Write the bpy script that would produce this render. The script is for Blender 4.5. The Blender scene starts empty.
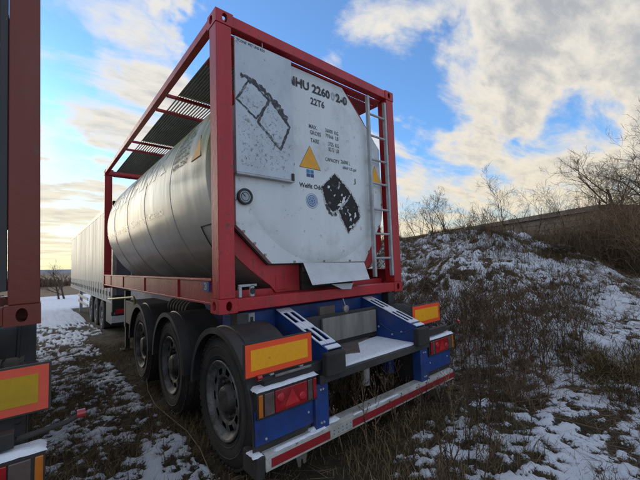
import bpy, bmesh, math, random
import numpy as np
from mathutils import Vector, Matrix
random.seed(7)
PI = math.pi
scn = bpy.context.scene

# ---------------------------------------------------------------- camera
cam_d = bpy.data.cameras.new('camera')
cam = bpy.data.objects.new('camera', cam_d)
scn.collection.objects.link(cam)
cam.location = (-1.1234, -2.572, 0.3914)
cam.rotation_euler = (1.6383, 0.0338, -0.7064)
cam_d.sensor_width = 36.0
cam_d.lens = 36.0 * 332.82 / 640.0
cam_d.clip_start = 0.05
cam_d.clip_end = 3000
scn.camera = cam
scn.render.resolution_x = 1024
scn.render.resolution_y = 768

# ---------------------------------------------------------------- light
SUN_AZ = math.radians(-14)      # clockwise from +Y
SUN_EL = math.radians(8.0)
scn.view_settings.view_transform = 'Standard'
scn.view_settings.look = 'None'
scn.view_settings.gamma = 1.0
scn.view_settings.exposure = 1.0
world = bpy.data.worlds.new('World')
scn.world = world
world.use_nodes = True


def sky_world():
    nt = world.node_tree
    nt.nodes.clear()
    N, Lk = nt.nodes.new, nt.links.new
    out = N('ShaderNodeOutputWorld')
    bg = N('ShaderNodeBackground')
    bg.inputs['Strength'].default_value = 0.13
    sky = N('ShaderNodeTexSky')
    sky.sky_type = 'NISHITA'
    sky.sun_disc = False
    sky.sun_elevation = SUN_EL
    sky.sun_rotation = SUN_AZ
    sky.air_density = 1.0
    sky.dust_density = 0.6
    sky.ozone_density = 1.6
    tc = N('ShaderNodeTexCoord')
    sep = N('ShaderNodeSeparateXYZ')
    Lk(tc.outputs['Generated'], sep.inputs[0])

    def m(op, a, b=None, c=None, clamp=False):
        n = N('ShaderNodeMath'); n.operation = op; n.use_clamp = clamp
        for i, v in enumerate((a, b, c)):
            if v is None: continue
            if isinstance(v, (int, float)): n.inputs[i].default_value = v
            else: Lk(v, n.inputs[i])
        return n.outputs[0]

    def mixc(f, a, b):
        n = N('ShaderNodeMix'); n.data_type = 'RGBA'
        if isinstance(f, (int, float)): n.inputs[0].default_value = f
        else: Lk(f, n.inputs[0])
        for i, v in ((6, a), (7, b)):
            if isinstance(v, tuple): n.inputs[i].default_value = v
            else: Lk(v, n.inputs[i])
        return n.outputs[2]
    # cloud layer seen in perspective: direction projected on a flat layer
    z = m('MAXIMUM', sep.outputs[2], 0.0)
    dz = m('ADD', z, 0.16)
    cx = m('DIVIDE', sep.outputs[0], dz)
    cy = m('DIVIDE', sep.outputs[1], dz)
    comb = N('ShaderNodeCombineXYZ')
    Lk(cx, comb.inputs[0]); Lk(cy, comb.inputs[1])
    mp = N('ShaderNodeMapping')
    mp.inputs['Rotation'].default_value = (0, 0, math.radians(38))
    mp.inputs['Scale'].default_value = (0.62, 1.45, 1)
    mp.inputs['Location'].default_value = (3.1, 1.7, 0)
    Lk(comb.outputs[0], mp.inputs[0])

    def noise(scale, detail, rough, dist=0.0, src=None):
        n = N('ShaderNodeTexNoise')
        n.inputs['Scale'].default_value = scale
        n.inputs['Detail'].default_value = detail
        n.inputs['Roughness'].default_value = rough
        n.inputs['Distortion'].default_value = dist
        Lk(src or mp.outputs[0], n.inputs['Vector'])
        return n.outputs['Fac']
    big = noise(0.85, 3, 0.5, 0.3)
    mid = noise(2.3, 9, 0.62, 0.35)
    fine = noise(8.0, 6, 0.6, 0.2)
    cov = m('ADD', m('MULTIPLY', big, 0.30), m('MULTIPLY', mid, 0.74))
    # large banks and clearings, each around its own direction in the sky
    wn = N('ShaderNodeTexNoise'); wn.inputs['Scale'].default_value = 3.2; wn.inputs['Detail'].default_value = 5
    wn.inputs['Roughness'].default_value = 0.6
    Lk(tc.outputs['Generated'], wn.inputs['Vector'])
    ws = N('ShaderNodeVectorMath'); ws.operation = 'SUBTRACT'; Lk(wn.outputs['Color'], ws.inputs[0]); ws.inputs[1].default_value = (0.5, 0.5, 0.5)
    wm = N('ShaderNodeVectorMath'); wm.operation = 'SCALE'; Lk(ws.outputs[0], wm.inputs[0]); wm.inputs['Scale'].default_value = 0.42
    wa = N('ShaderNodeVectorMath'); wa.operation = 'ADD'; Lk(wm.outputs[0], wa.inputs[0]); Lk(tc.outputs['Generated'], wa.inputs[1])
    wd = N('ShaderNodeVectorMath'); wd.operation = 'NORMALIZE'; Lk(wa.outputs[0], wd.inputs[0])

    def bank(d, rad, amt):
        v = N('ShaderNodeVectorMath'); v.operation = 'DOT_PRODUCT'
        Lk(wd.outputs[0], v.inputs[0])
        v.inputs[1].default_value = Vector(d).normalized()
        r = N('ShaderNodeMapRange'); r.interpolation_type = 'SMOOTHSTEP'
        r.inputs['From Min'].default_value = math.cos(rad)
        r.inputs['From Max'].default_value = math.cos(rad * 0.05)
        r.inputs['To Min'].default_value = 0
        r.inputs['To Max'].default_value = amt
        Lk(v.outputs['Value'], r.inputs['Value'])
        return r.outputs[0]
    for d, rad, amt in SKY_BANKS:
        cov = m('ADD', cov, bank(d, rad, amt))
    c0 = N('ShaderNodeMapRange'); c0.interpolation_type = 'SMOOTHSTEP'
    c0.inputs['From Min'].default_value = 0.435
    c0.inputs['From Max'].default_value = 0.63
    Lk(cov, c0.inputs['Value'])
    dens = c0.outputs[0]
    # thickness -> grey core
    c1 = N('ShaderNodeMapRange'); c1.interpolation_type = 'SMOOTHSTEP'
    c1.inputs['From Min'].default_value = 0.56
    c1.inputs['From Max'].default_value = 0.87
    Lk(m('ADD', cov, m('MULTIPLY', m('SUBTRACT', fine, 0.5), 0.55)), c1.inputs['Value'])
    thick = c1.outputs[0]
    hor = N('ShaderNodeMapRange')
    hor.inputs['From Min'].default_value = 0.0
    hor.inputs['From Max'].default_value = 0.55
    Lk(z, hor.inputs['Value'])
    lit = mixc(hor.outputs[0], (3.6, 3.05, 2.15, 1), (3.5, 3.3, 2.9, 1))
    grey = mixc(hor.outputs[0], (2.4, 2.25, 2.0, 1), (1.75, 1.80, 1.88, 1))
    ccol = mixc(thick, lit, grey)
    n2 = N('ShaderNodeMix'); n2.data_type = 'RGBA'; n2.blend_type = 'MULTIPLY'
    n2.inputs[0].default_value = 1.0
    Lk(sky.outputs[0], n2.inputs[6])
    n2.inputs[7].default_value = SKY_TINT
    hz = N('ShaderNodeMapRange'); hz.interpolation_type = 'SMOOTHSTEP'
    hz.inputs['From Min'].default_value = 0.0
    hz.inputs['From Max'].default_value = 0.30
    hz.inputs['To Min'].default_value = 0.88
    hz.inputs['To Max'].default_value = 0.0
    Lk(z, hz.inputs['Value'])
    veil = mixc(0.10, n2.outputs[2], (2.7, 2.75, 2.75, 1))
    base = mixc(hz.outputs[0], veil, (2.7, 2.3, 1.62, 1))
    col = mixc(m('MULTIPLY', dens, 0.93), base, ccol)
    Lk(col, bg.inputs['Color'])
    Lk(bg.outputs[0], out.inputs[0])


SKY_TINT = (0.52, 1.02, 1.62, 1)
SKY_BANKS = [   # (direction, angular radius, more or less cloud)
    ((0.398, 0.679, 0.617), 0.22, -0.16),
    ((0.788, 0.422, 0.448), 0.17, -0.20),
    ((0.696, 0.525, 0.490), 0.15, -0.10),
    ((0.068, 0.881, 0.469), 0.14, -0.10),
    ((0.339, 0.782, 0.523), 0.13, -0.12),
    ((0.057, 0.951, 0.305), 0.09, -0.10),
    ((0.880, 0.114, 0.460), 0.46, 0.20),
    ((0.180, 0.844, 0.506), 0.13, 0.03),
    ((0.216, 0.770, 0.601), 0.06, 0.08),
    ((0.214, 0.892, 0.399), 0.20, 0.08),
    ((0.042, 0.983, 0.179), 0.18, 0.10),
    ((0.587, 0.559, 0.586), 0.10, 0.05),
    ((0.849, 0.469, 0.244), 0.22, 0.06),
    ((0.934, 0.178, 0.310), 0.13, -0.15),
    ((0.903, 0.331, 0.273), 0.08, -0.14),
]
sky_world()
sd = bpy.data.lights.new('sun', 'SUN')
sd.energy = 0.5
sd.angle = math.radians(30)
sd.color = (1.0, 0.82, 0.62)
sun = bpy.data.objects.new('sun', sd)
scn.collection.objects.link(sun)
_s = Vector((math.sin(SUN_AZ) * math.cos(SUN_EL), math.cos(SUN_AZ) * math.cos(SUN_EL), math.sin(SUN_EL)))
sun.rotation_euler = _s.to_track_quat('Z', 'Y').to_euler()
sun.location = (0, 0, 30)

# ---------------------------------------------------------------- noise (numpy)
_rt = np.random.RandomState(3).rand(256, 256)


def vnoise(x, y, f=1.0, seed=0):
    x = np.asarray(x, float) * f + seed * 17.3 + 500; y = np.asarray(y, float) * f + seed * 31.7 + 500
    xi = np.floor(x).astype(int); yi = np.floor(y).astype(int)
    fx = x - xi; fy = y - yi
    fx = fx * fx * (3 - 2 * fx); fy = fy * fy * (3 - 2 * fy)
    g = lambda a, b: _rt[a & 255, b & 255]
    return (g(xi, yi) * (1 - fx) + g(xi + 1, yi) * fx) * (1 - fy) + (g(xi, yi + 1) * (1 - fx) + g(xi + 1, yi + 1) * fx) * fy


def fbm(x, y, f=1.0, o=4, seed=0):
    s = 0; a = 0.5; t = 0
    for k in range(o):
        s = s + a * vnoise(x, y, f * 2 ** k, seed + k); t += a; a *= 0.55
    return s / t


def sstep(a, b, x):
    t = np.clip((x - a) / (b - a), 0, 1); return t * t * (3 - 2 * t)


def ground_base(x, y):
    yy = np.clip(y, 0, 50)
    return -1.16 - 0.028 * yy * sstep(0, 6, y)


def mound(x, y):
    A = 0.955 * np.interp(y, [-14, -6, -3.2, -1.6, -0.2, 1.4, 3.2, 9, 18, 30, 45], [0.0, 0.12, 0.45, 0.98, 1.62, 2.32, 2.40, 2.4, 2.3, 2.0, 0.3])
    w = 0.5 * (fbm(x, y, 0.35, 2, 9) - 0.5)
    up = sstep(2.7, 8.6, x + w) ** 0.85
    dn = 1 - 0.45 * sstep(9.6, 13.5, x)
    return A * up * dn


def height(x, y):
    x = np.asarray(x, float); y = np.asarray(y, float)
    m = mound(x, y)
    z = ground_base(x, y) + m
    near = sstep(60, 15, np.hypot(x, y))
    k = np.clip(m / 1.2, 0, 1)
    z = z + near * ((fbm(x, y, 1.1, 3, 1) - 0.5) * (0.10 + 0.55 * k) + (fbm(x, y, 5.0, 3, 2) - 0.5) * (0.05 + 0.14 * k))
    return z


def snow(x, y):
    """0..1 snow cover"""
    x = np.asarray(x, float); y = np.asarray(y, float)
    k = np.clip(mound(x, y) / 1.2, 0, 1)
    n = 0.20 * fbm(x, y, 0.9, 2, 21) + 0.34 * fbm(x + 0.3 * y, y * 1.2, 5.0, 3, 25) + 0.46 * fbm(x + 0.4 * y, y, 15, 3, 29)
    lf = sstep(1.0, 0.2, x) * sstep(11, 8, y)
    n = n * (1 - lf) - 0.01 * lf - 0.03 * lf * sstep(1.8, 0.3, y) + lf * (0.14 * fbm(x, y, 0.9, 2, 21) + 0.32 * fbm(x, y, 5.5, 2, 25) + 0.54 * fbm(x, y, 19, 3, 29))
    bias = 0.010 * (1 - lf) + 0.014 * k + 0.03 * sstep(2.6, 3.4, x)
    bias = bias + 0.055 * sstep(2.6, 4.6, x) * sstep(0.6, -1.2, y)          # open patch at lower right
    bias = bias - 0.045 * sstep(0.4, 1.0, x) * sstep(3.4, 2.2, x) * sstep(-1.9, -1.1, y)   # dark strip beside the trailer
    under = sstep(-0.12, 0.12, x) * sstep(2.6, 2.3, x) * sstep(-0.8, -0.4, y) * sstep(9, 7, y)
    un2 = sstep(-3.7, -3.5, x) * sstep(-1.05, -1.25, x) * sstep(-0.8, -0.4, y) * sstep(9, 7, y)
    un3 = sstep(0.35, 0.6, x) * sstep(3.1, 2.9, x) * sstep(7.4, 7.9, y) * sstep(21.5, 20.5, y)
    bias = bias + 0.015 * sstep(-1.3, -0.9, x) * sstep(0.2, -0.1, x)
    bias = bias - 0.9 * np.maximum(np.maximum(under, un2), un3)
    bias = bias + 0.42 * sstep(12, 15, y) * sstep(4.5, 2.5, x) * (1 - un3)
    return sstep(0.45, 0.575, n + bias)


# ---------------------------------------------------------------- materials
MATS = {}


def mat(name, c1, c2=None, scale=6.0, rough=0.5, metal=0.0, bump=0.0, bscale=None, spec=0.5, c3=None, streak=False, detail=6, lo=0.35, hi=0.65, coat=0.0, rvar=0.12, dirt=0.35, c3lo=0.60):
    if name in MATS: return MATS[name]
    m = bpy.data.materials.new(name); m.use_nodes = True
    nt = m.node_tree; N, Lk = nt.nodes.new, nt.links.new
    b = nt.nodes['Principled BSDF']
    b.inputs['Metallic'].default_value = metal
    b.inputs['Roughness'].default_value = rough
    b.inputs['Specular IOR Level'].default_value = spec
    b.inputs['Coat Weight'].default_value = coat
    tc = N('ShaderNodeTexCoord'); mp = N('ShaderNodeMapping')
    Lk(tc.outputs['Object'], mp.inputs[0])
    if streak: mp.inputs['Scale'].default_value = (1, 1, 0.12)
    n = N('ShaderNodeTexNoise'); n.inputs['Scale'].default_value = scale; n.inputs['Detail'].default_value = detail
    n.inputs['Roughness'].default_value = 0.62
    Lk(mp.outputs[0], n.inputs['Vector'])
    r = N('ShaderNodeValToRGB')
    c2 = c2 or tuple(v * 0.8 for v in c1)
    r.color_ramp.elements[0].position = lo; r.color_ramp.elements[0].color = (*c1, 1)
    r.color_ramp.elements[1].position = hi; r.color_ramp.elements[1].color = (*c2, 1)
    Lk(n.outputs['Fac'], r.inputs[0])
    col = r.outputs[0]
    if c3 is not None:      # small worn spots
        n3 = N('ShaderNodeTexNoise'); n3.inputs['Scale'].default_value = scale * 5; n3.inputs['Detail'].default_value = 8
        n3.inputs['Roughness'].default_value = 0.7
        Lk(tc.outputs['Object'], n3.inputs['Vector'])
        r3 = N('ShaderNodeMapRange'); r3.inputs['From Min'].default_value = c3lo; r3.inputs['From Max'].default_value = c3lo + 0.06
        Lk(n3.outputs['Fac'], r3.inputs['Value'])
        mx = N('ShaderNodeMix'); mx.data_type = 'RGBA'
        Lk(r3.outputs[0], mx.inputs[0]); Lk(col, mx.inputs[6]); mx.inputs[7].default_value = (*c3, 1)
        col = mx.outputs[2]
    nd = N('ShaderNodeTexNoise'); nd.inputs['Scale'].default_value = 1.7; nd.inputs['Detail'].default_value = 9; nd.inputs['Roughness'].default_value = 0.7
    Lk(tc.outputs['Object'], nd.inputs['Vector'])
    rd = N('ShaderNodeMapRange'); rd.inputs['From Min'].default_value = 0.50; rd.inputs['From Max'].default_value = 0.80
    rd.inputs['To Max'].default_value = dirt
    Lk(nd.outputs['Fac'], rd.inputs['Value'])
    md = N('ShaderNodeMix'); md.data_type = 'RGBA'
    Lk(rd.outputs[0], md.inputs[0]); Lk(col, md.inputs[6]); md.inputs[7].default_value = (0.12, 0.095, 0.07, 1)
    col = md.outputs[2]
    Lk(col, b.inputs['Base Color'])
    if rvar:
        rr = N('ShaderNodeMapRange'); rr.inputs['To Min'].default_value = max(0, rough - rvar); rr.inputs['To Max'].default_value = min(1, rough + rvar)
        Lk(n.outputs['Fac'], rr.inputs['Value']); Lk(rr.outputs[0], b.inputs['Roughness'])
    if bump:
        nb = N('ShaderNodeTexNoise'); nb.inputs['Scale'].default_value = bscale or scale * 6; nb.inputs['Detail'].default_value = 5
        Lk(tc.outputs['Object'], nb.inputs['Vector'])
        bp = N('ShaderNodeBump'); bp.inputs['Strength'].default_value = bump; bp.inputs['Distance'].default_value = 0.01
        Lk(nb.outputs['Fac'], bp.inputs['Height']); Lk(bp.outputs[0], b.inputs['Normal'])
    MATS[name] = m
    return m


RED = mat('red_paint', (0.52, 0.022, 0.030), (0.38, 0.016, 0.022), 3.5, 0.45, c3=(0.16, 0.045, 0.028), dirt=0.3, c3lo=0.575, bump=0.25, streak=True)
REDB = mat('brown_red_paint', (0.20, 0.034, 0.018), (0.15, 0.026, 0.015), 3.0, 0.5, c3=(0.13, 0.06, 0.04), bump=0.25, streak=True)
BLUE = mat('blue_paint', (0.012, 0.06, 0.26), (0.012, 0.035, 0.15), 5, 0.5, c3=(0.06, 0.05, 0.045), dirt=0.9, bump=0.2)
BLACK = mat('black_steel', (0.018, 0.018, 0.019), (0.035, 0.032, 0.030), 5, 0.6, bump=0.3)
RUBBER = mat('rubber', (0.018, 0.017, 0.017), (0.045, 0.038, 0.031), 5, 0.78, bump=0.3)
PLASTIC = mat('black_plastic', (0.020, 0.021, 0.023), (0.05, 0.045, 0.04), 4, 0.5, bump=0.15)
ALU = mat('weathered_aluminium', (0.36, 0.35, 0.33), (0.17, 0.15, 0.12), 8, 0.45, metal=0.6, bump=0.3)
GALV = mat('galvanised_steel', (0.46, 0.47, 0.48), (0.34, 0.35, 0.36), 12, 0.5, metal=0.15, bump=0.2)
RIM = mat('worn_rim_paint', (0.24, 0.23, 0.22), (0.06, 0.052, 0.045), 11, 0.55, metal=0.3, c3=(0.05, 0.045, 0.04), bump=0.4)
HUB = mat('hub_grease', (0.03, 0.028, 0.026), (0.08, 0.07, 0.06), 12, 0.5, bump=0.5)
WHITE = mat('white_cladding', (0.73, 0.76, 0.76), (0.64, 0.67, 0.67), 2.2, 0.38, c3=(0.48, 0.47, 0.43), dirt=0.45, bump=0.06, streak=True)
PANEL = mat('panel_grey', (0.56, 0.61, 0.66), (0.47, 0.52, 0.56), 3.0, 0.45, c3=(0.28, 0.29, 0.30), bump=0.1)
FLAP = mat('flap_white', (0.62, 0.64, 0.66), (0.52, 0.54, 0.56), 6.0, 0.5, c3=(0.38, 0.36, 0.33), bump=0.2)
SNOW = mat('snow', (0.80, 0.82, 0.86), (0.72, 0.75, 0.80), 14, 0.75, bump=0.8, bscale=60, rvar=0, dirt=0.0)
PRINT = mat('black_print', (0.02, 0.022, 0.025), (0.05, 0.05, 0.055), 20, 0.6)
FADED = mat('faded_print', (0.30, 0.34, 0.37), (0.38, 0.41, 0.43), 20, 0.6)
GREYP = mat('grey_print', (0.055, 0.065, 0.06), (0.12, 0.13, 0.11), 30, 0.6)
YEL = mat('warning_yellow', (0.90, 0.42, 0.01), (0.78, 0.34, 0.01), 12, 0.5)
NAVY = mat('navy_print', (0.02, 0.05, 0.18), (0.04, 0.08, 0.25), 60, 0.5)
CYAN = mat('cyan_print', (0.03, 0.22, 0.42), (0.03, 0.18, 0.36), 30, 0.5)
PALEB = mat('pale_blue_print', (0.33, 0.42, 0.58), (0.27, 0.36, 0.52), 30, 0.5)
BORD = mat('fluorescent_red', (0.98, 0.095, 0.02), (0.90, 0.08, 0.018), 14, 0.35, dirt=0.1)
BCEN = mat('reflective_yellow', (1.0, 0.44, 0.006), (0.92, 0.38, 0.006), 40, 0.35, dirt=0.12)
BORD2 = mat('faded_fluorescent_red', (0.90, 0.12, 0.06), (0.80, 0.10, 0.05), 14, 0.4)
BCEN2 = mat('dull_reflective_yellow', (0.55, 0.33, 0.01), (0.48, 0.28, 0.01), 18, 0.4, dirt=0.1)
LRED = mat('red_lens', (0.38, 0.012, 0.018), (0.28, 0.008, 0.012), 14, 0.15, coat=0.5, rvar=0.03)
LREF = mat('bright_red_lens', (0.62, 0.03, 0.04), (0.50, 0.02, 0.03), 14, 0.15, coat=0.5, rvar=0.03)
LORA = mat('orange_lens', (0.62, 0.18, 0.02), (0.50, 0.13, 0.015), 14, 0.18, coat=0.5, rvar=0.03)
LGRY = mat('smoke_lens', (0.14, 0.10, 0.09), (0.09, 0.06, 0.05), 14, 0.18, coat=0.5, rvar=0.03)
TRED = mat('red_tape', (0.36, 0.018, 0.025), (0.27, 0.014, 0.02), 10, 0.4, c3=(0.20, 0.05, 0.05))
TWHT = mat('white_tape', (0.50, 0.49, 0.46), (0.34, 0.33, 0.31), 12, 0.45, c3=(0.2, 0.19, 0.17))
BARP = mat('dirty_white_bar_paint', (0.60, 0.59, 0.55), (0.33, 0.30, 0.25), 5, 0.5, c3=(0.16, 0.13, 0.10), dirt=0.7, bump=0.2)
WOOD = mat('weathered_board', (0.26, 0.25, 0.22), (0.16, 0.145, 0.12), 7, 0.8, streak=True, bump=0.4)
BWOOD = mat('brown_board', (0.13, 0.105, 0.085), (0.09, 0.07, 0.055), 9, 0.85, bump=0.5)
CURT = mat('curtain_tarpaulin', (0.23, 0.235, 0.24), (0.17, 0.175, 0.18), 1.5, 0.45, bump=0.1, streak=True)
YPIPE = mat('yellow_pipe', (0.50, 0.42, 0.05), (0.40, 0.33, 0.05), 10, 0.5)
BARK = mat('bark', (0.045, 0.034, 0.026), (0.085, 0.066, 0.048), 8, 0.9, bump=0.5)
TWIG = mat('twig', (0.060, 0.040, 0.028), (0.11, 0.075, 0.048), 3, 0.9)
SHEDW = mat('shed_boards', (0.21, 0.175, 0.145), (0.13, 0.11, 0.095), 1.2, 0.85, bump=0.4)
SHEDR = mat('shed_roof', (0.065, 0.05, 0.045), (0.045, 0.035, 0.032), 1.5, 0.85, bump=0.4)
GLASSD = mat('gauge_glass', (0.30, 0.32, 0.33), (0.24, 0.26, 0.27), 14, 0.12, coat=0.5, rvar=0.02)


def residue_mat(name, dark, light, lo, hi, scale, light_back):
    m = bpy.data.materials.new(name); m.use_nodes = True
    nt = m.node_tree; N, Lk = nt.nodes.new, nt.links.new
    b = nt.nodes['Principled BSDF']; b.inputs['Roughness'].default_value = 0.75 if dark[0] < 0.2 else 0.3
    tc = N('ShaderNodeTexCoord')
    n = N('ShaderNodeTexNoise'); n.inputs['Scale'].default_value = scale; n.inputs['Detail'].default_value = 8; n.inputs['Roughness'].default_value = 0.7
    n.inputs['Distortion'].default_value = 0.6
    Lk(tc.outputs['Object'], n.inputs['Vector'])
    r = N('ShaderNodeMapRange'); r.inputs['From Min'].default_value = lo; r.inputs['From Max'].default_value = hi
    Lk(n.outputs['Fac'], r.inputs['Value'])
    mx = N('ShaderNodeMix'); mx.data_type = 'RGBA'
    Lk(r.outputs[0], mx.inputs[0]); mx.inputs[6].default_value = (*dark, 1); mx.inputs[7].default_value = (*light, 1)
    Lk(mx.outputs[2], b.inputs['Base Color'])
    if light_back:      # worn through: bare backing shows
        tr = N('ShaderNodeBsdfTransparent'); ms = N('ShaderNodeMixShader')
        Lk(r.outputs[0], ms.inputs[0]); Lk(b.outputs[0], ms.inputs[1]); Lk(tr.outputs[0], ms.inputs[2])
        Lk(ms.outputs[0], nt.nodes['Material Output'].inputs['Surface'])
    return m


RESID = residue_mat('black_glue_residue', (0.018, 0.016, 0.015), (0.5, 0.53, 0.54), 0.60, 0.66, 9, True)
SMEAR = residue_mat('torn_glue_residue', (0.05, 0.055, 0.06), (0.36, 0.39, 0.42), 0.50, 0.66, 24, True)
SPECK = residue_mat('thin_glue_residue', (0.11, 0.12, 0.13), (0.36, 0.39, 0.42), 0.30, 0.46, 34, True)
HALO = residue_mat('pale_glue_halo', (0.50, 0.50, 0.47), (0.5, 0.5, 0.5), 0.42, 0.62, 14, True)
GHOST = residue_mat('pale_peeled_lettering', (0.58, 0.58, 0.47), (0.3, 0.3, 0.3), 0.40, 0.66, 5, True)
GHOST2 = residue_mat('teal_peeled_lettering', (0.44, 0.52, 0.50), (0.3, 0.3, 0.3), 0.34, 0.60, 9, True)


def shell_mat():
    m = bpy.data.materials.new('tank_cladding'); m.use_nodes = True
    nt = m.node_tree; N, Lk = nt.nodes.new, nt.links.new
    b = nt.nodes['Principled BSDF']
    b.inputs['Metallic'].default_value = 0.0
    b.inputs['Coat Weight'].default_value = 0.26
    b.inputs['Coat Roughness'].default_value = 0.2
    b.inputs['Specular IOR Level'].default_value = 0.18
    tc = N('ShaderNodeTexCoord'); sep = N('ShaderNodeSeparateXYZ'); Lk(tc.outputs['Object'], sep.inputs[0])
    mp = N('ShaderNodeMapping'); mp.inputs['Scale'].default_value = (0.35, 2.6, 0.3); Lk(tc.outputs['Object'], mp.inputs[0])
    st = N('ShaderNodeTexNoise'); st.inputs['Scale'].default_value = 3.2; st.inputs['Detail'].default_value = 7; st.inputs['Roughness'].default_value = 0.65
    Lk(mp.outputs[0], st.inputs['Vector'])
    n = N('ShaderNodeTexNoise'); n.inputs['Scale'].default_value = 2.0; n.inputs['Detail'].default_value = 7
    Lk(tc.outputs['Object'], n.inputs['Vector'])
    base = N('ShaderNodeMix'); base.data_type = 'RGBA'
    Lk(n.outputs['Fac'], base.inputs[0]); base.inputs[6].default_value = (0.70, 0.69, 0.63, 1); base.inputs[7].default_value = (0.50, 0.48, 0.40, 1)
    # algae grows on the upper part of the flank, in runs
    h = N('ShaderNodeMapRange'); h.interpolation_type = 'SMOOTHSTEP'; h.inputs['From Min'].default_value = 0.95; h.inputs['From Max'].default_value = 1.6
    Lk(sep.outputs[2], h.inputs['Value'])
    s2 = N('ShaderNodeMapRange'); s2.inputs['From Min'].default_value = 0.30; s2.inputs['From Max'].default_value = 0.58
    Lk(st.outputs['Fac'], s2.inputs['Value'])
    mu = N('ShaderNodeMath'); mu.operation = 'MULTIPLY'; Lk(h.outputs[0], mu.inputs[0]); Lk(s2.outputs[0], mu.inputs[1])
    mu2 = N('ShaderNodeMath'); mu2.operation = 'MULTIPLY'; Lk(mu.outputs[0], mu2.inputs[0]); mu2.inputs[1].default_value = 1.0
    a = N('ShaderNodeMix'); a.data_type = 'RGBA'; Lk(mu2.outputs[0], a.inputs[0]); Lk(base.outputs[2], a.inputs[6]); a.inputs[7].default_value = (0.22, 0.21, 0.022, 1)
    # browner towards the belly, broken up by noise
    h2 = N('ShaderNodeMapRange'); h2.interpolation_type = 'SMOOTHSTEP'; h2.inputs['From Min'].default_value = 0.95; h2.inputs['From Max'].default_value = 0.35
    Lk(sep.outputs[2], h2.inputs['Value'])
    mu3 = N('ShaderNodeMath'); mu3.operation = 'MULTIPLY'; Lk(h2.outputs[0], mu3.inputs[0]); Lk(n.outputs['Fac'], mu3.inputs[1])
    d = N('ShaderNodeMix'); d.data_type = 'RGBA'; Lk(mu3.outputs[0], d.inputs[0]); Lk(a.outputs[2], d.inputs[6]); d.inputs[7].default_value = (0.14, 0.12, 0.09, 1)
    Lk(d.outputs[2], b.inputs['Base Color'])
    rr = N('ShaderNodeMapRange'); rr.inputs['From Min'].default_value = 0.3; rr.inputs['From Max'].default_value = 0.7
    rr.inputs['To Min'].default_value = 0.38; rr.inputs['To Max'].default_value = 0.62
    Lk(st.outputs['Fac'], rr.inputs['Value']); Lk(rr.outputs[0], b.inputs['Roughness'])
    nb = N('ShaderNodeTexNoise'); nb.inputs['Scale'].default_value = 1.6; nb.inputs['Detail'].default_value = 2
    Lk(tc.outputs['Object'], nb.inputs['Vector'])
    bp = N('ShaderNodeBump'); bp.inputs['Strength'].default_value = 0.35; bp.inputs['Distance'].default_value = 0.05
    Lk(nb.outputs['Fac'], bp.inputs['Height']); Lk(bp.outputs[0], b.inputs['Normal'])
    return m


SHELL = shell_mat()


def tint_mat(name, cols, rough=0.9, transl=0.0):
    """colour of each blade or stalk taken from its own random tint value"""
    m = bpy.data.materials.new(name); m.use_nodes = True
    nt = m.node_tree; N, Lk = nt.nodes.new, nt.links.new
    b = nt.nodes['Principled BSDF']; b.inputs['Roughness'].default_value = rough
    b.inputs['Specular IOR Level'].default_value = 0.15
    at = N('ShaderNodeAttribute'); at.attribute_name = 'tint'
    r = N('ShaderNodeValToRGB')
    el = r.color_ramp.elements
    el[0].position = 0; el[0].color = (*cols[0], 1)
    el[1].position = 1; el[1].color = (*cols[-1], 1)
    for i, c in enumerate(cols[1:-1]):
        e = el.new((i + 1) / (len(cols) - 1)); e.color = (*c, 1)
    Lk(at.outputs['Fac'], r.inputs[0]); Lk(r.outputs[0], b.inputs['Base Color'])
    return m


GRASS = tint_mat('dead_grass', [(0.045, 0.035, 0.020), (0.075, 0.066, 0.026), (0.16, 0.11, 0.055), (0.30, 0.21, 0.11), (0.07, 0.085, 0.030)])
STALK = tint_mat('dead_stalks', [(0.075, 0.050, 0.036), (0.17, 0.11, 0.070), (0.28, 0.195, 0.115), (0.42, 0.31, 0.19)])


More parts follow.
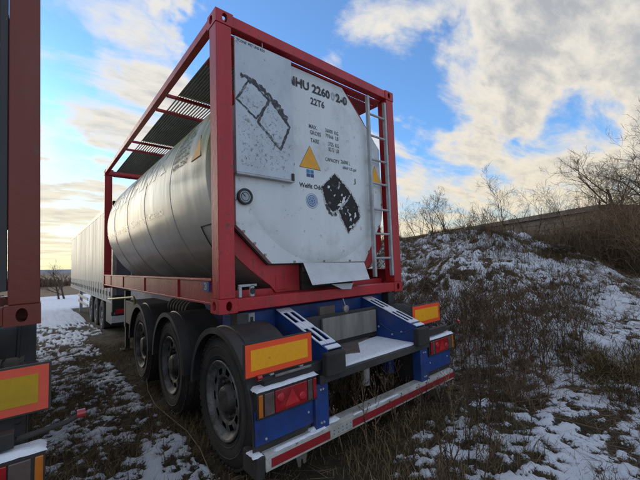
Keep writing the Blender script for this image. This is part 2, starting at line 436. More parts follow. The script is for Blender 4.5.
def ground_mat():
    m = bpy.data.materials.new('ground_snow_soil'); m.use_nodes = True
    nt = m.node_tree; N, Lk = nt.nodes.new, nt.links.new
    b = nt.nodes['Principled BSDF']; b.inputs['Roughness'].default_value = 0.85
    b.inputs['Specular IOR Level'].default_value = 0.2
    at = N('ShaderNodeAttribute'); at.attribute_name = 'snow'
    tc = N('ShaderNodeTexCoord')

    def noise(s, d, r=0.6):
        n = N('ShaderNodeTexNoise'); n.inputs['Scale'].default_value = s; n.inputs['Detail'].default_value = d; n.inputs['Roughness'].default_value = r
        Lk(tc.outputs['Object'], n.inputs['Vector']); return n.outputs['Fac']
    fine = noise(46, 9, 0.82); soil = noise(5, 8, 0.7)
    ad = N('ShaderNodeMath'); ad.operation = 'MULTIPLY_ADD'; Lk(fine, ad.inputs[0]); ad.inputs[1].default_value = 3.8; ad.inputs[2].default_value = -1.92
    a2 = N('ShaderNodeMath'); a2.operation = 'ADD'; Lk(ad.outputs[0], a2.inputs[0]); Lk(at.outputs['Fac'], a2.inputs[1])
    mr = N('ShaderNodeMapRange'); mr.interpolation_type = 'SMOOTHSTEP'; mr.inputs['From Min'].default_value = 0.42; mr.inputs['From Max'].default_value = 0.62
    Lk(a2.outputs[0], mr.inputs['Value'])
    r = N('ShaderNodeValToRGB'); r.color_ramp.elements[0].position = 0.3; r.color_ramp.elements[0].color = (0.040, 0.032, 0.022, 1)
    r.color_ramp.elements[1].position = 0.7; r.color_ramp.elements[1].color = (0.12, 0.085, 0.055, 1)
    e = r.color_ramp.elements.new(0.5); e.color = (0.065, 0.052, 0.030, 1)
    Lk(soil, r.inputs[0])
    # the far meadow beyond the snow field is dry grass
    at2 = N('ShaderNodeAttribute'); at2.attribute_name = 'meadow'
    mm = N('ShaderNodeMix'); mm.data_type = 'RGBA'; Lk(at2.outputs['Fac'], mm.inputs[0]); Lk(r.outputs[0], mm.inputs[6]); mm.inputs[7].default_value = (0.19, 0.125, 0.075, 1)
    mx = N('ShaderNodeMix'); mx.data_type = 'RGBA'; Lk(mr.outputs[0], mx.inputs[0]); Lk(mm.outputs[2], mx.inputs[6]); mx.inputs[7].default_value = (0.78, 0.80, 0.84, 1)
    Lk(mx.outputs[2], b.inputs['Base Color'])
    bp = N('ShaderNodeBump'); bp.inputs['Strength'].default_value = 0.7; bp.inputs['Distance'].default_value = 0.025
    Lk(fine, bp.inputs['Height']); Lk(bp.outputs[0], b.inputs['Normal'])
    return m


# ---------------------------------------------------------------- mesh helpers
COL = scn.collection


def link(name, mesh, m, parent=None, smooth=False, bevel=0.0):
    o = bpy.data.objects.new(name, mesh)
    COL.objects.link(o)
    if m: mesh.materials.append(m)
    if parent: o.parent = parent
    if smooth:
        mesh.shade_smooth()
        mesh.set_sharp_from_angle(angle=math.radians(35))
    if bevel:
        b = o.modifiers.new('edges', 'BEVEL'); b.width = bevel; b.segments = 2; b.limit_method = 'ANGLE'; b.angle_limit = math.radians(40)
    return o


class MB:
    def __init__(s): s.v = []; s.f = []

    def add(s, vs, fs):
        o = len(s.v); s.v += [tuple(v) for v in vs]; s.f += [tuple(i + o for i in f) for f in fs]; return s

    def box(s, x0, x1, y0, y1, z0, z1):
        return s.add([(x0, y0, z0), (x1, y0, z0), (x1, y1, z0), (x0, y1, z0), (x0, y0, z1), (x1, y0, z1), (x1, y1, z1), (x0, y1, z1)],
                     [(0, 3, 2, 1), (4, 5, 6, 7), (0, 1, 5, 4), (1, 2, 6, 5), (2, 3, 7, 6), (3, 0, 4, 7)])

    def prism(s, poly, ax, a, b):
        """poly in the two other axes (in order), extruded along ax"""
        n = len(poly)
        def P(p, t):
            q = list(p); q.insert(ax, t); return tuple(q)
        vs = [P(p, a) for p in poly] + [P(p, b) for p in poly]
        fs = [tuple(range(n - 1, -1, -1)), tuple(range(n, 2 * n))] + [(i, (i + 1) % n, n + (i + 1) % n, n + i) for i in range(n)]
        return s.add(vs, fs)

    def tube(s, pts, r, n=8, caps=True):
        pts = [Vector(p) for p in pts]
        rs = r if isinstance(r, (list, tuple)) else [r] * len(pts)
        vs = []; fs = []
        up = None
        for i, p in enumerate(pts):
            d = (pts[min(i + 1, len(pts) - 1)] - pts[max(i - 1, 0)]).normalized()
            if up is None:
                up = Vector((0, 0, 1)) if abs(d.z) < 0.9 else Vector((1, 0, 0))
            a = d.cross(up).normalized(); b = a.cross(d).normalized(); up = b
            for k in range(n):
                t = 2 * PI * k / n
                vs.append(p + (a * math.cos(t) + b * math.sin(t)) * rs[i])
        for i in range(len(pts) - 1):
            for k in range(n):
                fs.append((i * n + k, i * n + (k + 1) % n, (i + 1) * n + (k + 1) % n, (i + 1) * n + k))
        if caps:
            fs.append(tuple(range(n - 1, -1, -1))); fs.append(tuple(range((len(pts) - 1) * n, len(pts) * n)))
        return s.add(vs, fs)

    def lathe(s, prof, ax, c, n=32, a0=0, a1=2 * PI, close=False, skip=None):
        """prof = [(t along ax, radius)], centre c = coords on the two other axes"""
        full = abs(a1 - a0 - 2 * PI) < 1e-6
        m = n if full else n + 1
        vs = []; fs = []
        for (t, r) in prof:
            for k in range(m):
                a = a0 + (a1 - a0) * k / n
                q = [c[0] + r * math.cos(a), c[1] + r * math.sin(a)]; q.insert(ax, t); vs.append(tuple(q))
        L = len(prof)
        for i in range(L - 1 if not close else L):
            j = (i + 1) % L
            for k in range(n):
                if skip and skip(i, k): continue
                k2 = (k + 1) % m
                fs.append((i * m + k, i * m + k2, j * m + k2, j * m + k))
        if not full and close:
            fs.append(tuple(i * m for i in range(L))); fs.append(tuple(i * m + m - 1 for i in range(L))[::-1])
        return s.add(vs, fs)

    def obox(s, c, ax, ay, az):
        """oriented box: centre and three half axes"""
        c = Vector(c); ax = Vector(ax); ay = Vector(ay); az = Vector(az)
        vs = [c + sx * ax + sy * ay + sz * az for sz in (-1, 1) for sx, sy in ((-1, -1), (1, -1), (1, 1), (-1, 1))]
        return s.add(vs, [(0, 3, 2, 1), (4, 5, 6, 7), (0, 1, 5, 4), (1, 2, 6, 5), (2, 3, 7, 6), (3, 0, 4, 7)])

    def mesh(s, name):
        me = bpy.data.meshes.new(name); me.from_pydata(s.v, [], s.f); me.update()
        bm = bmesh.new(); bm.from_mesh(me); bmesh.ops.recalc_face_normals(bm, faces=bm.faces); bm.to_mesh(me); bm.free()
        return me

    def build(s, name, m, parent=None, smooth=False, bevel=0.0):
        return link(name, s.mesh(name), m, parent, smooth, bevel)


def box(name, m, parent, x0, x1, y0, y1, z0, z1, bevel=0.004):
    return MB().box(x0, x1, y0, y1, z0, z1).build(name, m, parent, bevel=bevel)


def thing(name, label, cat, loc=(0, 0, 0), group=None):
    o = bpy.data.objects.new(name, None); COL.objects.link(o)
    o.empty_display_size = 0.3
    o.location = loc; o['label'] = label; o['category'] = cat
    if group: o['group'] = group
    return o


def tag(o, label=None, cat=None, group=None, kind=None):
    if label: o['label'] = label
    if cat: o['category'] = cat
    if group: o['group'] = group
    if kind: o['kind'] = kind
    return o


def copy_tree(o, parent=None, swap=None, skip=()):
    c = o.copy(); COL.objects.link(c); c.parent = parent
    if swap and o.type == 'MESH':
        for i, sl in enumerate(c.material_slots):
            if sl.material in swap:
                nm = swap[sl.material]; sl.link = 'OBJECT'; sl.material = nm
    for ch in list(o.children):
        if ch.name.split('.')[0] in skip: continue
        copy_tree(ch, c, swap, skip)
    return c


def bulk(name, V, F4, m, parent=None, attrs=None, smooth=False, tri=False):
    """numpy mesh of quads or triangles"""
    me = bpy.data.meshes.new(name)
    k = 3 if tri else 4
    V = np.ascontiguousarray(V, dtype=np.float32); F = np.ascontiguousarray(F4, dtype=np.int32)
    me.vertices.add(len(V)); me.vertices.foreach_set('co', V.ravel())
    me.loops.add(F.size); me.loops.foreach_set('vertex_index', F.ravel())
    me.polygons.add(len(F)); me.polygons.foreach_set('loop_start', np.arange(0, F.size, k, dtype=np.int32))
    me.update(calc_edges=True)
    for an, av in (attrs or {}).items():
        a = me.attributes.new(an, 'FLOAT', 'POINT'); a.data.foreach_set('value', np.ascontiguousarray(av, dtype=np.float32))
    me.materials.append(m)
    if smooth: me.shade_smooth()
    me.validate()
    o = bpy.data.objects.new(name, me); COL.objects.link(o)
    if parent: o.parent = parent
    return o


def text_mesh(body, bold=0.0, res=2):
    cu = bpy.data.curves.new('lettering', 'FONT'); cu.body = body; cu.size = 1.0; cu.offset = bold; cu.resolution_u = res
    o = bpy.data.objects.new('lettering', cu); COL.objects.link(o)
    dg = bpy.context.evaluated_depsgraph_get(); dg.update()
    me = bpy.data.meshes.new_from_object(o.evaluated_get(dg))
    bpy.data.objects.remove(o); bpy.data.curves.remove(cu)
    return me


def lettering(body, m, parent, x0, x1, z0, z1, y, bold=0.02, name='lettering'):
    """text on a rear-facing surface, fitted to a rectangle"""
    me = text_mesh(body, bold)
    co = np.zeros(len(me.vertices) * 3, np.float32); me.vertices.foreach_get('co', co); co = co.reshape(-1, 3)
    a = co.min(0); b = co.max(0)
    out = np.zeros_like(co)
    out[:, 0] = x0 + (co[:, 0] - a[0]) / (b[0] - a[0]) * (x1 - x0)
    out[:, 2] = z0 + (co[:, 1] - a[1]) / (b[1] - a[1]) * (z1 - z0)
    out[:, 1] = y
    me.vertices.foreach_set('co', out.ravel()); me.update()
    me.name = name; me.materials.clear()
    return link(name, me, m, parent)


TCX, TCZ, TR = 1.219, 1.255, 1.215


def on_flank(y, z, off=0.004):
    s = (z - TCZ) / (TR + off); s = max(-0.98, min(0.98, s))
    return (TCX - (TR + off) * math.cos(math.asin(s)), y, TCZ + (TR + off) * s)


def flank_lettering(body, m, parent, y0, y1, z0, z1, bold=0.02, name='lettering', off=0.005):
    me = text_mesh(body, bold)
    bm = bmesh.new(); bm.from_mesh(me)
    bmesh.ops.triangulate(bm, faces=bm.faces)
    if z1 - z0 > 0.2: bmesh.ops.subdivide_edges(bm, edges=bm.edges, cuts=3, use_grid_fill=True)
    bm.to_mesh(me); bm.free()
    co = np.zeros(len(me.vertices) * 3, np.float32); me.vertices.foreach_get('co', co); co = co.reshape(-1, 3)
    a = co.min(0); b = co.max(0)
    for v, c in zip(me.vertices, co):
        y = y0 + (c[0] - a[0]) / (b[0] - a[0]) * (y1 - y0)
        z = z0 + (c[1] - a[1]) / (b[1] - a[1]) * (z1 - z0)
        v.co = on_flank(y, z, off)
    me.update(); me.name = name; me.materials.clear()
    return link(name, me, m, parent)


# ================================================================ GROUND
def axis(lo, hi, dlo, dhi, fine, grow=1.13):
    a = list(np.arange(dlo, dhi, fine)); st = fine
    x = a[-1]
    while x < hi: st *= grow; x += st; a.append(x)
    st = fine; x = dlo; pre = []
    while x > lo: st *= grow; x -= st; pre.append(x)
    return np.array(pre[::-1] + a)


gx = axis(-900, 900, -1.6, 10.2, 0.024); gy = axis(-300, 1500, -2.6, 4.2, 0.024, 1.05)
X, Y = np.meshgrid(gx, gy)
S = snow(X, Y)
Z = height(X, Y) + 0.032 * S * sstep(60, 12, np.hypot(X, Y))
Z = Z - 0.0 * X
nx, ny = len(gx), len(gy)
idx = np.arange(nx * ny).reshape(ny, nx)
F = np.stack([idx[:-1, :-1], idx[:-1, 1:], idx[1:, 1:], idx[1:, :-1]], -1).reshape(-1, 4)
mead = sstep(47, 50, Y.ravel() + 2 * fbm(X, Y, 0.2, 2, 5).ravel())
gr = bulk('ground', np.stack([X.ravel(), Y.ravel(), Z.ravel()], 1), F, ground_mat(), attrs={'snow': np.clip(S.ravel() - mead, 0, 1), 'meadow': mead}, smooth=True)
tag(gr, 'snow dusted rough ground rising to a weedy earth mound', kind='structure')

# distant low hills
hx = np.linspace(-400, 500, 80)
top = -2.5 + 14 * fbm(hx, hx * 0, 0.012, 3, 4) ** 1.5 + 3
V = np.concatenate([np.stack([hx, np.full_like(hx, 520) + 40, np.full_like(hx, -4)], 1), np.stack([hx, np.full_like(hx, 620), top], 1), np.stack([hx, np.full_like(hx, 760), np.full_like(hx, -4)], 1)])
n = len(hx); F = [(r * n + i, r * n + i + 1, (r + 1) * n + i + 1, (r + 1) * n + i) for r in range(2) for i in range(n - 1)]
hl = bulk('hills', V, F, mat('hazy_hill_woods', (0.20, 0.22, 0.27), (0.15, 0.17, 0.21), 0.05, 0.95), smooth=True)  # distance haze is mixed into the blue-grey of the woods
tag(hl, 'low hazy wooded hills at the horizon', kind='structure')


# ================================================================ TANK CONTAINER
def plate_hole(mb, o, u, v, w, W, H, ru, rv, hc, n=20, t=0.02):
    """plate W x H with an oval hole, o corner, unit axes u, v, thickness along w"""
    o, u, v, w = Vector(o), Vector(u), Vector(v), Vector(w)
    def sq(a):
        c, s_ = math.cos(a), math.sin(a)
        k = 1e9
        if c > 1e-9: k = min(k, (W - hc[0]) / c)
        if c < -1e-9: k = min(k, -hc[0] / c)
        if s_ > 1e-9: k = min(k, (H - hc[1]) / s_)
        if s_ < -1e-9: k = min(k, -hc[1] / s_)
        return hc[0] + k * c, hc[1] + k * s_
    angs = sorted(set([2 * PI * i / n for i in range(n)] + [math.atan2(y - hc[1], x - hc[0]) % (2 * PI) for x in (0, W) for y in (0, H)]))
    m = len(angs); vs = []
    for d in (0, t):
        for a in angs: p = sq(a); vs.append(o + u * p[0] + v * p[1] + w * d)
        for a in angs: vs.append(o + u * (hc[0] + ru * math.cos(a)) + v * (hc[1] + rv * math.sin(a)) + w * d)
    fs = []
    for i in range(m):
        j = (i + 1) % m
        fs += [(i, j, m + j, m + i), (2 * m + i, 3 * m + i, 3 * m + j, 2 * m + j), (m + i, m + j, 3 * m + j, 3 * m + i), (i, 2 * m + i, 2 * m + j, j)]
    mb.add(vs, fs)


def casting(x, y, z, sx, sy, top):
    """hollow corner casting; x,y,z outer corner; sx,sy point inwards"""
    Wx, Wy, H, t = 0.162, 0.178, 0.118, 0.022
    z0 = z - H if top else z
    mb = MB()
    # end face, side face, top/bottom face with apertures
    plate_hole(mb, (x, y, z0), (sx, 0, 0), (0, 0, 1), (0, sy, 0), Wx, H, 0.0265, 0.040, (0.085, H / 2))
    plate_hole(mb, (x, y + sy * t, z0), (0, sy, 0), (0, 0, 1), (sx, 0, 0), Wy - t, H, 0.032, 0.040, (0.08, H / 2), t=t)
    zz = z0 + H - t if top else z0
    plate_hole(mb, (x + sx * t, y + sy * t, zz), (sx, 0, 0), (0, sy, 0), (0, 0, 1), Wx - t, Wy - t, 0.032, 0.055, (0.07, 0.075), t=t)
    xi = x + sx * Wx; yi = y + sy * Wy
    z1 = z0 if top else z0 + t; z2 = z0 + H - t if top else z0 + H
    zc = z0 if top else z0 + H - 0.01
    a, b = sorted((x + sx * t, xi)); c, d = sorted((yi - sy * 0.012, yi)); mb.box(a, b, c, d, z1, z2)
    a, b = sorted((xi - sx * 0.012, xi)); c, d = sorted((y + sy * t, yi - sy * 0.012)); mb.box(a, b, c, d, z1, z2)
    a, b = sorted((x + sx * t, xi - sx * 0.012)); c, d = sorted((y + sy * t, yi - sy * 0.012)); mb.box(a, b, c, d, zc, zc + 0.01)
    return mb


def build_container():
    W, L, H = 2.438, 6.058, 2.591
    T = thing('tank_container', 'red framed white and grey tank container on the blue trailer', 'tank container')
    for (x, sx) in ((0, 1), (W, -1)):
        for (y, sy) in ((0, 1), (L, -1)):
            for top in (0, 1):
                casting(x, y, H if top else 0, sx, sy, top).build('corner_casting', RED, T, bevel=0.004)
            a, b = sorted((x + sx * 0.004, x + sx * 0.145)); c, d = sorted((y + sy * 0.004, y + sy * 0.15))
            mb = MB()
            # post of folded section: front web with a return lip
            mb.box(a, b, c, d, 0.118, H - 0.118)
            p = mb.build('corner_post', RED, T, bevel=0.008)
    # end beams
    for (y, sy) in ((0, 1), (L, -1)):
        c, d = sorted((y + sy * 0.006, y + sy * 0.10))
        box('top_beam', RED, T, 0.162, W - 0.162, c, d, 2.478, 2.583, 0.006)
        c, d = sorted((y + sy * 0.10, y + sy * 0.20))
        box('beam_lip', RED, T, 0.162, W - 0.162, c, d, 2.45, 2.475, 0.004)
        c, d = sorted((y + sy * 0.004, y + sy * 0.12))
        box('bottom_beam', RED, T, 0.162, W - 0.162, c, d, 0.006, 0.112, 0.006)
    for s in (0, 1):
        a, b = sorted((abs(s * W - 0.006), abs(s * W - 0.076)))
        box('top_rail', RED, T, a, b, 0.178, L - 0.178, 2.505, 2.585, 0.006)
        # bottom rail: channel with flanges and welded webs
        mb = MB(); a, b = sorted((abs(s * W - 0.020), abs(s * W - 0.030))); mb.box(a, b, 0.178, L - 0.178, 0.085, 0.265)
        a, b = sorted((abs(s * W - 0.006), abs(s * W - 0.09)))
        mb.box(a, b, 0.178, L - 0.178, 0.065, 0.085).box(a, b, 0.178, L - 0.178, 0.265, 0.285)
        mb.build('bottom_rail', RED, T, bevel=0.003)
        for y in (1.05, 2.45, 3.9, 5.1):
            a, b = sorted((abs(s * W - 0.008), abs(s * W - 0.020)))
            box('rail_rib', RED, T, a, b, y, y + 0.012 if y != 2.45 else y + 0.22, 0.086, 0.264, 0.002)
    # tank shell
    prof = [(0.212, 0.0), (0.212, 1.10), (0.215, 1.15), (0.230, 1.19), (0.26, TR), (5.50, TR), (5.60, 1.20), (5.72, 1.14), (5.83, 0.98), (5.89, 0.72), (5.91, 0.4), (5.92, 0.0)]
    sh = MB().lathe(prof, 1, (TCX, TCZ), 96).build('tank_shell', SHELL, T, smooth=True)
    for y in (1.28, 2.42, 3.56, 4.70):
        MB().lathe([(y, TR + 0.0), (y + 0.004, TR + 0.004), (y + 0.036, TR + 0.004), (y + 0.04, TR)], 1, (TCX, TCZ), 96).build('cladding_band', SHELL, T, smooth=True)
    # hinged inspection square low on the flank
    mb = MB()
    ya, yb, za, zb = 0.27, 0.62, 0.46, 0.78
    pts = [(ya, za), (ya, zb), (yb, zb), (yb, za)]
    for i in range(3):
        p = [on_flank(pts[i][0] + (pts[i + 1][0] - pts[i][0]) * t / 6, pts[i][1] + (pts[i + 1][1] - pts[i][1]) * t / 6, 0.004) for t in range(7)]
        mb.tube(p, 0.006, 6)
    mb.build('access_cover_edge', BLACK, T)
    # octagonal end cladding with edge trim
    octo = [(0.86, 2.435), (1.588, 2.435), (2.222, 1.812), (2.212, 0.90), (1.861, 0.385), (0.565, 0.395), (0.206, 0.745), (0.206, 1.83)]
    MB().prism([(x, z) for x, z in octo], 1, 0.10, 0.165).build('end_cladding', WHITE, T, bevel=0.004)
    MB().prism([(1.213 + (x - 1.213) * 1.012, 1.41 + (z - 1.41) * 1.012) for x, z in octo], 1, 0.166, 0.19).build('end_trim', BLACK, T)
    R0 = 0.965
    MB().lathe([(0.0995, R0 + 0.02), (0.096, R0), (0.086, R0 - 0.05), (0.084, R0 - 0.12), (0.084, 0.0001)], 1, (1.213, 1.375), 96).build('end_dish', WHITE, T, smooth=True)
    # little clips along the trim
    for i in range(len(octo)):
        (xa, za), (xb, zb) = octo[i], octo[(i + 1) % len(octo)]
        for t in (0.2, 0.5, 0.8):
            x, z = xa + (xb - xa) * t, za + (zb - za) * t
            if z > 1.2: continue
            box('clip', ALU, T, x - 0.010, x + 0.010, 0.090, 0.0995, z + 0.004, z + 0.026, 0)
    # diagonal saddle plates closing the corners
    ll = [(0.15, 0.80), (0.21, 0.735), (0.57, 0.395), (0.95, 0.395), (0.95, 0.115), (0.66, 0.115), (0.60, 0.185), (0.50, 0.26), (0.38, 0.35), (0.26, 0.455), (0.15, 0.57)]
    MB().prism(ll, 1, 0.192, 0.204).build('saddle_plate', RED, T, bevel=0.003)
    MB().prism([(2.438 - x, z) for x, z in ll], 1, 0.192, 0.204).build('saddle_plate', RED, T, bevel=0.003)
    box('saddle_patch', RED, T, 0.66, 0.80, 0.186, 0.1915, 0.14, 0.28, 0.002)
    ur = [(1.56, 2.449), (1.76, 2.449), (2.00, 2.22), (2.17, 2.03), (2.292, 1.90), (2.292, 1.70), (2.21, 1.80)]
    MB().prism(ur, 1, 0.192, 0.204).build('corner_plate', RED, T, bevel=0.003)
    MB().prism([(2.438 - x, z) for x, z in ur], 1, 0.192, 0.204).build('corner_plate', RED, T, bevel=0.003)
    MB().prism([(2.212, 1.80), (2.292, 1.70), (2.292, 0.60), (2.20, 0.80)], 1, 0.1925, 0.2035).build('side_plate', RED, T)
    MB().prism([(0.226, 1.80), (0.146, 1.70), (0.146, 0.60), (0.238, 0.80)], 1, 0.1925, 0.2035).build('side_plate', RED, T)
    # horizontal corner gusset under the top frame
    MB().prism([(2.292, 0.205), (2.292, 0.62), (2.16, 0.62), (1.78, 0.205)], 2, 2.436, 2.446).build('corner_gusset', RED, T)
    MB().prism([(0.146, 0.205), (0.146, 0.62), (0.28, 0.62), (0.66, 0.205)], 2, 2.436, 2.446).build('corner_gusset', RED, T)
    # walkway: ribbed plank sections and open gratings on cross bearers
    zt = 2.535
    for x0, x1 in ((0.20, 0.86), (1.60, 2.235)):
        k = 0
        for (ya, yb, open_) in ((0.21, 1.64, 0), (1.66, 2.10, 1), (2.13, 3.55, 0), (3.58, 4.02, 1), (4.05, 5.85, 0)):
            if x0 > 1 and k == 0: segs = [(0.21, 0.95, 1), (0.97, 1.64, 0)]
            else: segs = [(ya, yb, open_)]
            k += 1
            for (a, b, op) in segs:
                if op:
                    nn = 17
                    for i in range(nn):
                        xx = x0 + (x1 - x0) * (i + 0.2) / nn
                        box('grating_bar', GALV, T, xx, xx + (x1 - x0) / nn * 0.42, a, b, zt, zt + 0.010, 0)
                else:
                    nn = 20; w = (x1 - x0) / nn
                    mb = MB()
                    poly = []
                    for i in range(nn):
                        x = x0 + i * w
                        poly += [(x, zt), (x + w * 0.30, zt), (x + w * 0.42, zt + 0.018), (x + w * 0.88, zt + 0.018)]
                    poly.append((x1, zt))
                    up = [(x, z + 0.004) for x, z in poly][::-1]
                    for i in range(len(poly) - 1):
                        (xa, za), (xb, zb) = poly[i], poly[i + 1]
                        mb.add([(xa, a, za), (xb, a, zb), (xb, b, zb), (xa, b, za), (xa, a, za + .004), (xb, a, zb + .004), (xb, b, zb + .004), (xa, b, za + .004)],
                               [(0, 3, 2, 1), (4, 5, 6, 7), (0, 1, 5, 4), (2, 3, 7, 6)])
                    mb.build('walkway_plank', GALV, T)
    for y in (1.645, 2.115, 3.565, 4.035):
        box('cross_bearer', RED, T, 0.077, W - 0.077, y - 0.022, y + 0.022, 2.50, 2.532, 0.003)
    box('under_frame', RED, T, 0.146, W - 0.146, 0.21, 0.30, -0.012, 0.16, 0.004)
    box('under_frame', RED, T, 0.146, W - 0.146, 5.75, 5.84, -0.012, 0.16, 0.004)
    # ladder
    for x in (1.93, 2.255):
        box('ladder_stile', GALV, T, x, x + 0.034, 0.006, 0.05, 0.20, 2.42, 0.004)
    for z in (0.42, 0.715, 1.015, 1.335, 1.63, 1.93, 2.20):
        MB().tube([(1.945, 0.028, z), (2.275, 0.028, z)], 0.014, 8).build('rung', GALV, T, smooth=True)
    # flat document panel hung over the upper left of the end
    pb = MB().box(0.188, 0.806, 0.034, 0.052, 1.205, 2.437).build('notice_panel', PANEL, T, bevel=0.003)
    box('panel_ledge', GALV, pb, 0.188, 0.806, 0.030, 0.098, 1.185, 1.203, 0.003)
    box('latch', BLACK, pb, 0.770, 0.800, 0.020, 0.033, 1.20, 1.27, 0.003)
    MB().tube([(0.47, 0.03, 2.43), (0.47, 0.03, 2.50)], 0.005, 6).build('hanger_wire', GALV, pb)
    rnd = random.Random(5)

    def ribbon(pts, w, y, jit=0.5):
        mb = MB(); out = []
        for i in range(len(pts) - 1):
            (xa, za), (xb, zb) = pts[i], pts[i + 1]
            n = max(2, int(math.hypot(xb - xa, zb - za) / 0.02))
            for t in range(n + (i == len(pts) - 2)):
                f = t / n; out.append((xa + (xb - xa) * f, za + (zb - za) * f))
        vs = []
        for i, (x, z) in enumerate(out):
            a = out[max(0, i - 1)]; b = out[min(len(out) - 1, i + 1)]
            dx, dz = b[0] - a[0], b[1] - a[1]; l = math.hypot(dx, dz) + 1e-9
            nxx, nzz = -dz / l, dx / l
            w1 = w * (1 - jit + 2 * jit * rnd.random()) / 2; w2 = w * (1 - jit + 2 * jit * rnd.random()) / 2
            vs += [(x + nxx * w1, y, z + nzz * w1), (x - nxx * w2, y, z - nzz * w2)]
        mb.add(vs, [(2 * i, 2 * i + 1, 2 * i + 3, 2 * i + 2) for i in range(len(out) - 1)])
        return mb
    d1 = [(0.332, 2.084), (0.54, 1.927), (0.393, 1.726), (0.197, 1.855), (0.332, 2.084)]
    d2 = [(0.540, 1.955), (0.764, 1.735), (0.650, 1.479), (0.409, 1.699), (0.540, 1.955)]
    mb = ribbon(d1, 0.021, 0.0325); mb.build('glue_residue', SMEAR, pb)
    mb = ribbon(d2, 0.024, 0.0318); mb.build('glue_residue', SMEAR, pb)
    ribbon([(0.24, 2.10), (0.38, 2.06), (0.52, 1.99), (0.64, 1.90), (0.74, 1.80)], 0.045, 0.0311, 0.8).build('glue_residue', SMEAR, pb)
    ribbon([(0.40, 1.72), (0.52, 1.60), (0.66, 1.49), (0.75, 1.42)], 0.075, 0.0304, 0.8).build('glue_residue', SPECK, pb)
    MB().add([(0.30, 0.0329, 2.0), (0.50, 0.0329, 1.90), (0.40, 0.0329, 1.76), (0.24, 0.0329, 1.86)], [(0, 1, 2, 3)]).build('glue_residue', SPECK, pb)
    MB().add([(0.53, 0.0329, 1.90), (0.72, 0.0329, 1.73), (0.63, 0.0329, 1.52), (0.45, 0.0329, 1.70)], [(0, 1, 2, 3)]).build('glue_residue', SPECK, pb)
    MB().add([(0.21, 0.0331, 1.72), (0.42, 0.0331, 1.64), (0.70, 0.0331, 1.42), (0.74, 0.0331, 1.26), (0.22, 0.0331, 1.27)], [(0, 1, 2, 3, 4)]).build('glue_residue', SPECK, pb)
    lettering('TCONE  PET UNS RSO', PRINT, pb, 0.205, 0.50, 2.395, 2.420, 0.0325)
    # printing on the end
    y = 0.0815
    lettering('NHU 2260', PRINT, T, 0.79, 1.372, 2.218, 2.322, y, 0.035)
    lettering('0', FADED, T, 1.390, 1.445, 2.222, 2.324, y, 0.0)
    lettering('2-0', PRINT, T, 1.462, 1.645, 2.222, 2.326, y, 0.035)
    lettering('22T6', PRINT, T, 1.083, 1.283, 2.085, 2.165, y, 0.028)
    lettering('MAX.', GREYP, T, 1.052, 1.165, 1.815, 1.862, y, 0.012)
    lettering('GROSS', GREYP, T, 1.062, 1.215, 1.752, 1.798, y, 0.012)
    lettering('36000  KG', GREYP, T, 1.283, 1.480, 1.825, 1.870, y, 0.012)
    lettering('79366  LB', GREYP, T, 1.283, 1.480, 1.765, 1.810, y, 0.012)
    lettering('TARE', GREYP, T, 1.068, 1.187, 1.667, 1.712, y, 0.012)
    lettering('3725  KG', GREYP, T, 1.322, 1.480, 1.680, 1.724, y, 0.012)
    lettering('8212  LB', GREYP, T, 1.322, 1.480, 1.620, 1.664, y, 0.012)
    lettering('CAPACITY', GREYP, T, 1.268, 1.482, 1.500, 1.540, y, 0.012)
    lettering('26000 L', GREYP, T, 1.505, 1.655, 1.510, 1.555, y, 0.012)
    lettering('6869 US gal', GREYP, T, 1.530, 1.752, 1.440, 1.485, y, 0.012)
    lettering('P', PRINT, T, 0.796, 0.850, 1.335, 1.410, y, 0.03)
    lettering('Welfit Oddy', PRINT, T, 0.900, 1.245, 1.150, 1.215, y, 0.022)
    lettering('J', GREYP, T, 1.70, 1.735, 1.29, 1.36, y, 0.0)
    for i, (x, z, mm) in enumerate(((1.000, 1.285, NAVY), (1.052, 1.285, NAVY), (1.000, 1.327, CYAN), (1.052, 1.327, CYAN))):
        MB().add([(x, y, z), (x + 0.044, y, z), (x + 0.044, y, z + 0.036), (x, y, z + 0.036)], [(0, 1, 2, 3)]).build('logo_square', mm, T)
    # round inspection emblem
    MB().lathe([(y, 0.080), (y, 0.072)], 1, (1.062, 1.035), 32).build('emblem_ring', PALEB, T)
    MB().lathe([(y, 0.062), (y, 0.0001)], 1, (1.062, 1.035), 32).build('emblem_disc', NAVY, T)
    em = MB().lathe([(y - 0.001, 0.056), (y - 0.001, 0.040)], 1, (1.062, 1.035), 24)
    for a in range(5):
        an = a * PI / 5
        dx, dz = math.cos(an), math.sin(an)
        px, pz = -dz * 0.006, dx * 0.006
        em.add([(1.062 + dx * .04 + px, y - .0012, 1.035 + dz * .04 + pz), (1.062 + dx * .04 - px, y - .0012, 1.035 + dz * .04 - pz),
                (1.062 - dx * .04 - px, y - .0012, 1.035 - dz * .04 - pz), (1.062 - dx * .04 + px, y - .0012, 1.035 - dz * .04 + pz)], [(0, 1, 2, 3)])
    em.build('emblem_star', PALEB, T)

    def sign_tri(cx, zb, w, h, yy):
        def tri(s, q):
            c = (cx, zb + h * 0.36)
            P = [(cx - w / 2, zb), (cx + w / 2, zb), (cx, zb + h)]
            return MB().add([(c[0] + (x - c[0]) * s, q, c[1] + (z - c[1]) * s) for x, z in P], [(0, 1, 2)])
        tri(1.05, yy + 0.0005).build('sign_edge', PRINT, T)
        tri(1.0, yy).build('warning_sign', YEL, T)
    sign_tri(1.052, 1.38, 0.275, 0.235, y)
    sign_tri(2.095, 1.36, 0.20, 0.215, 0.082)

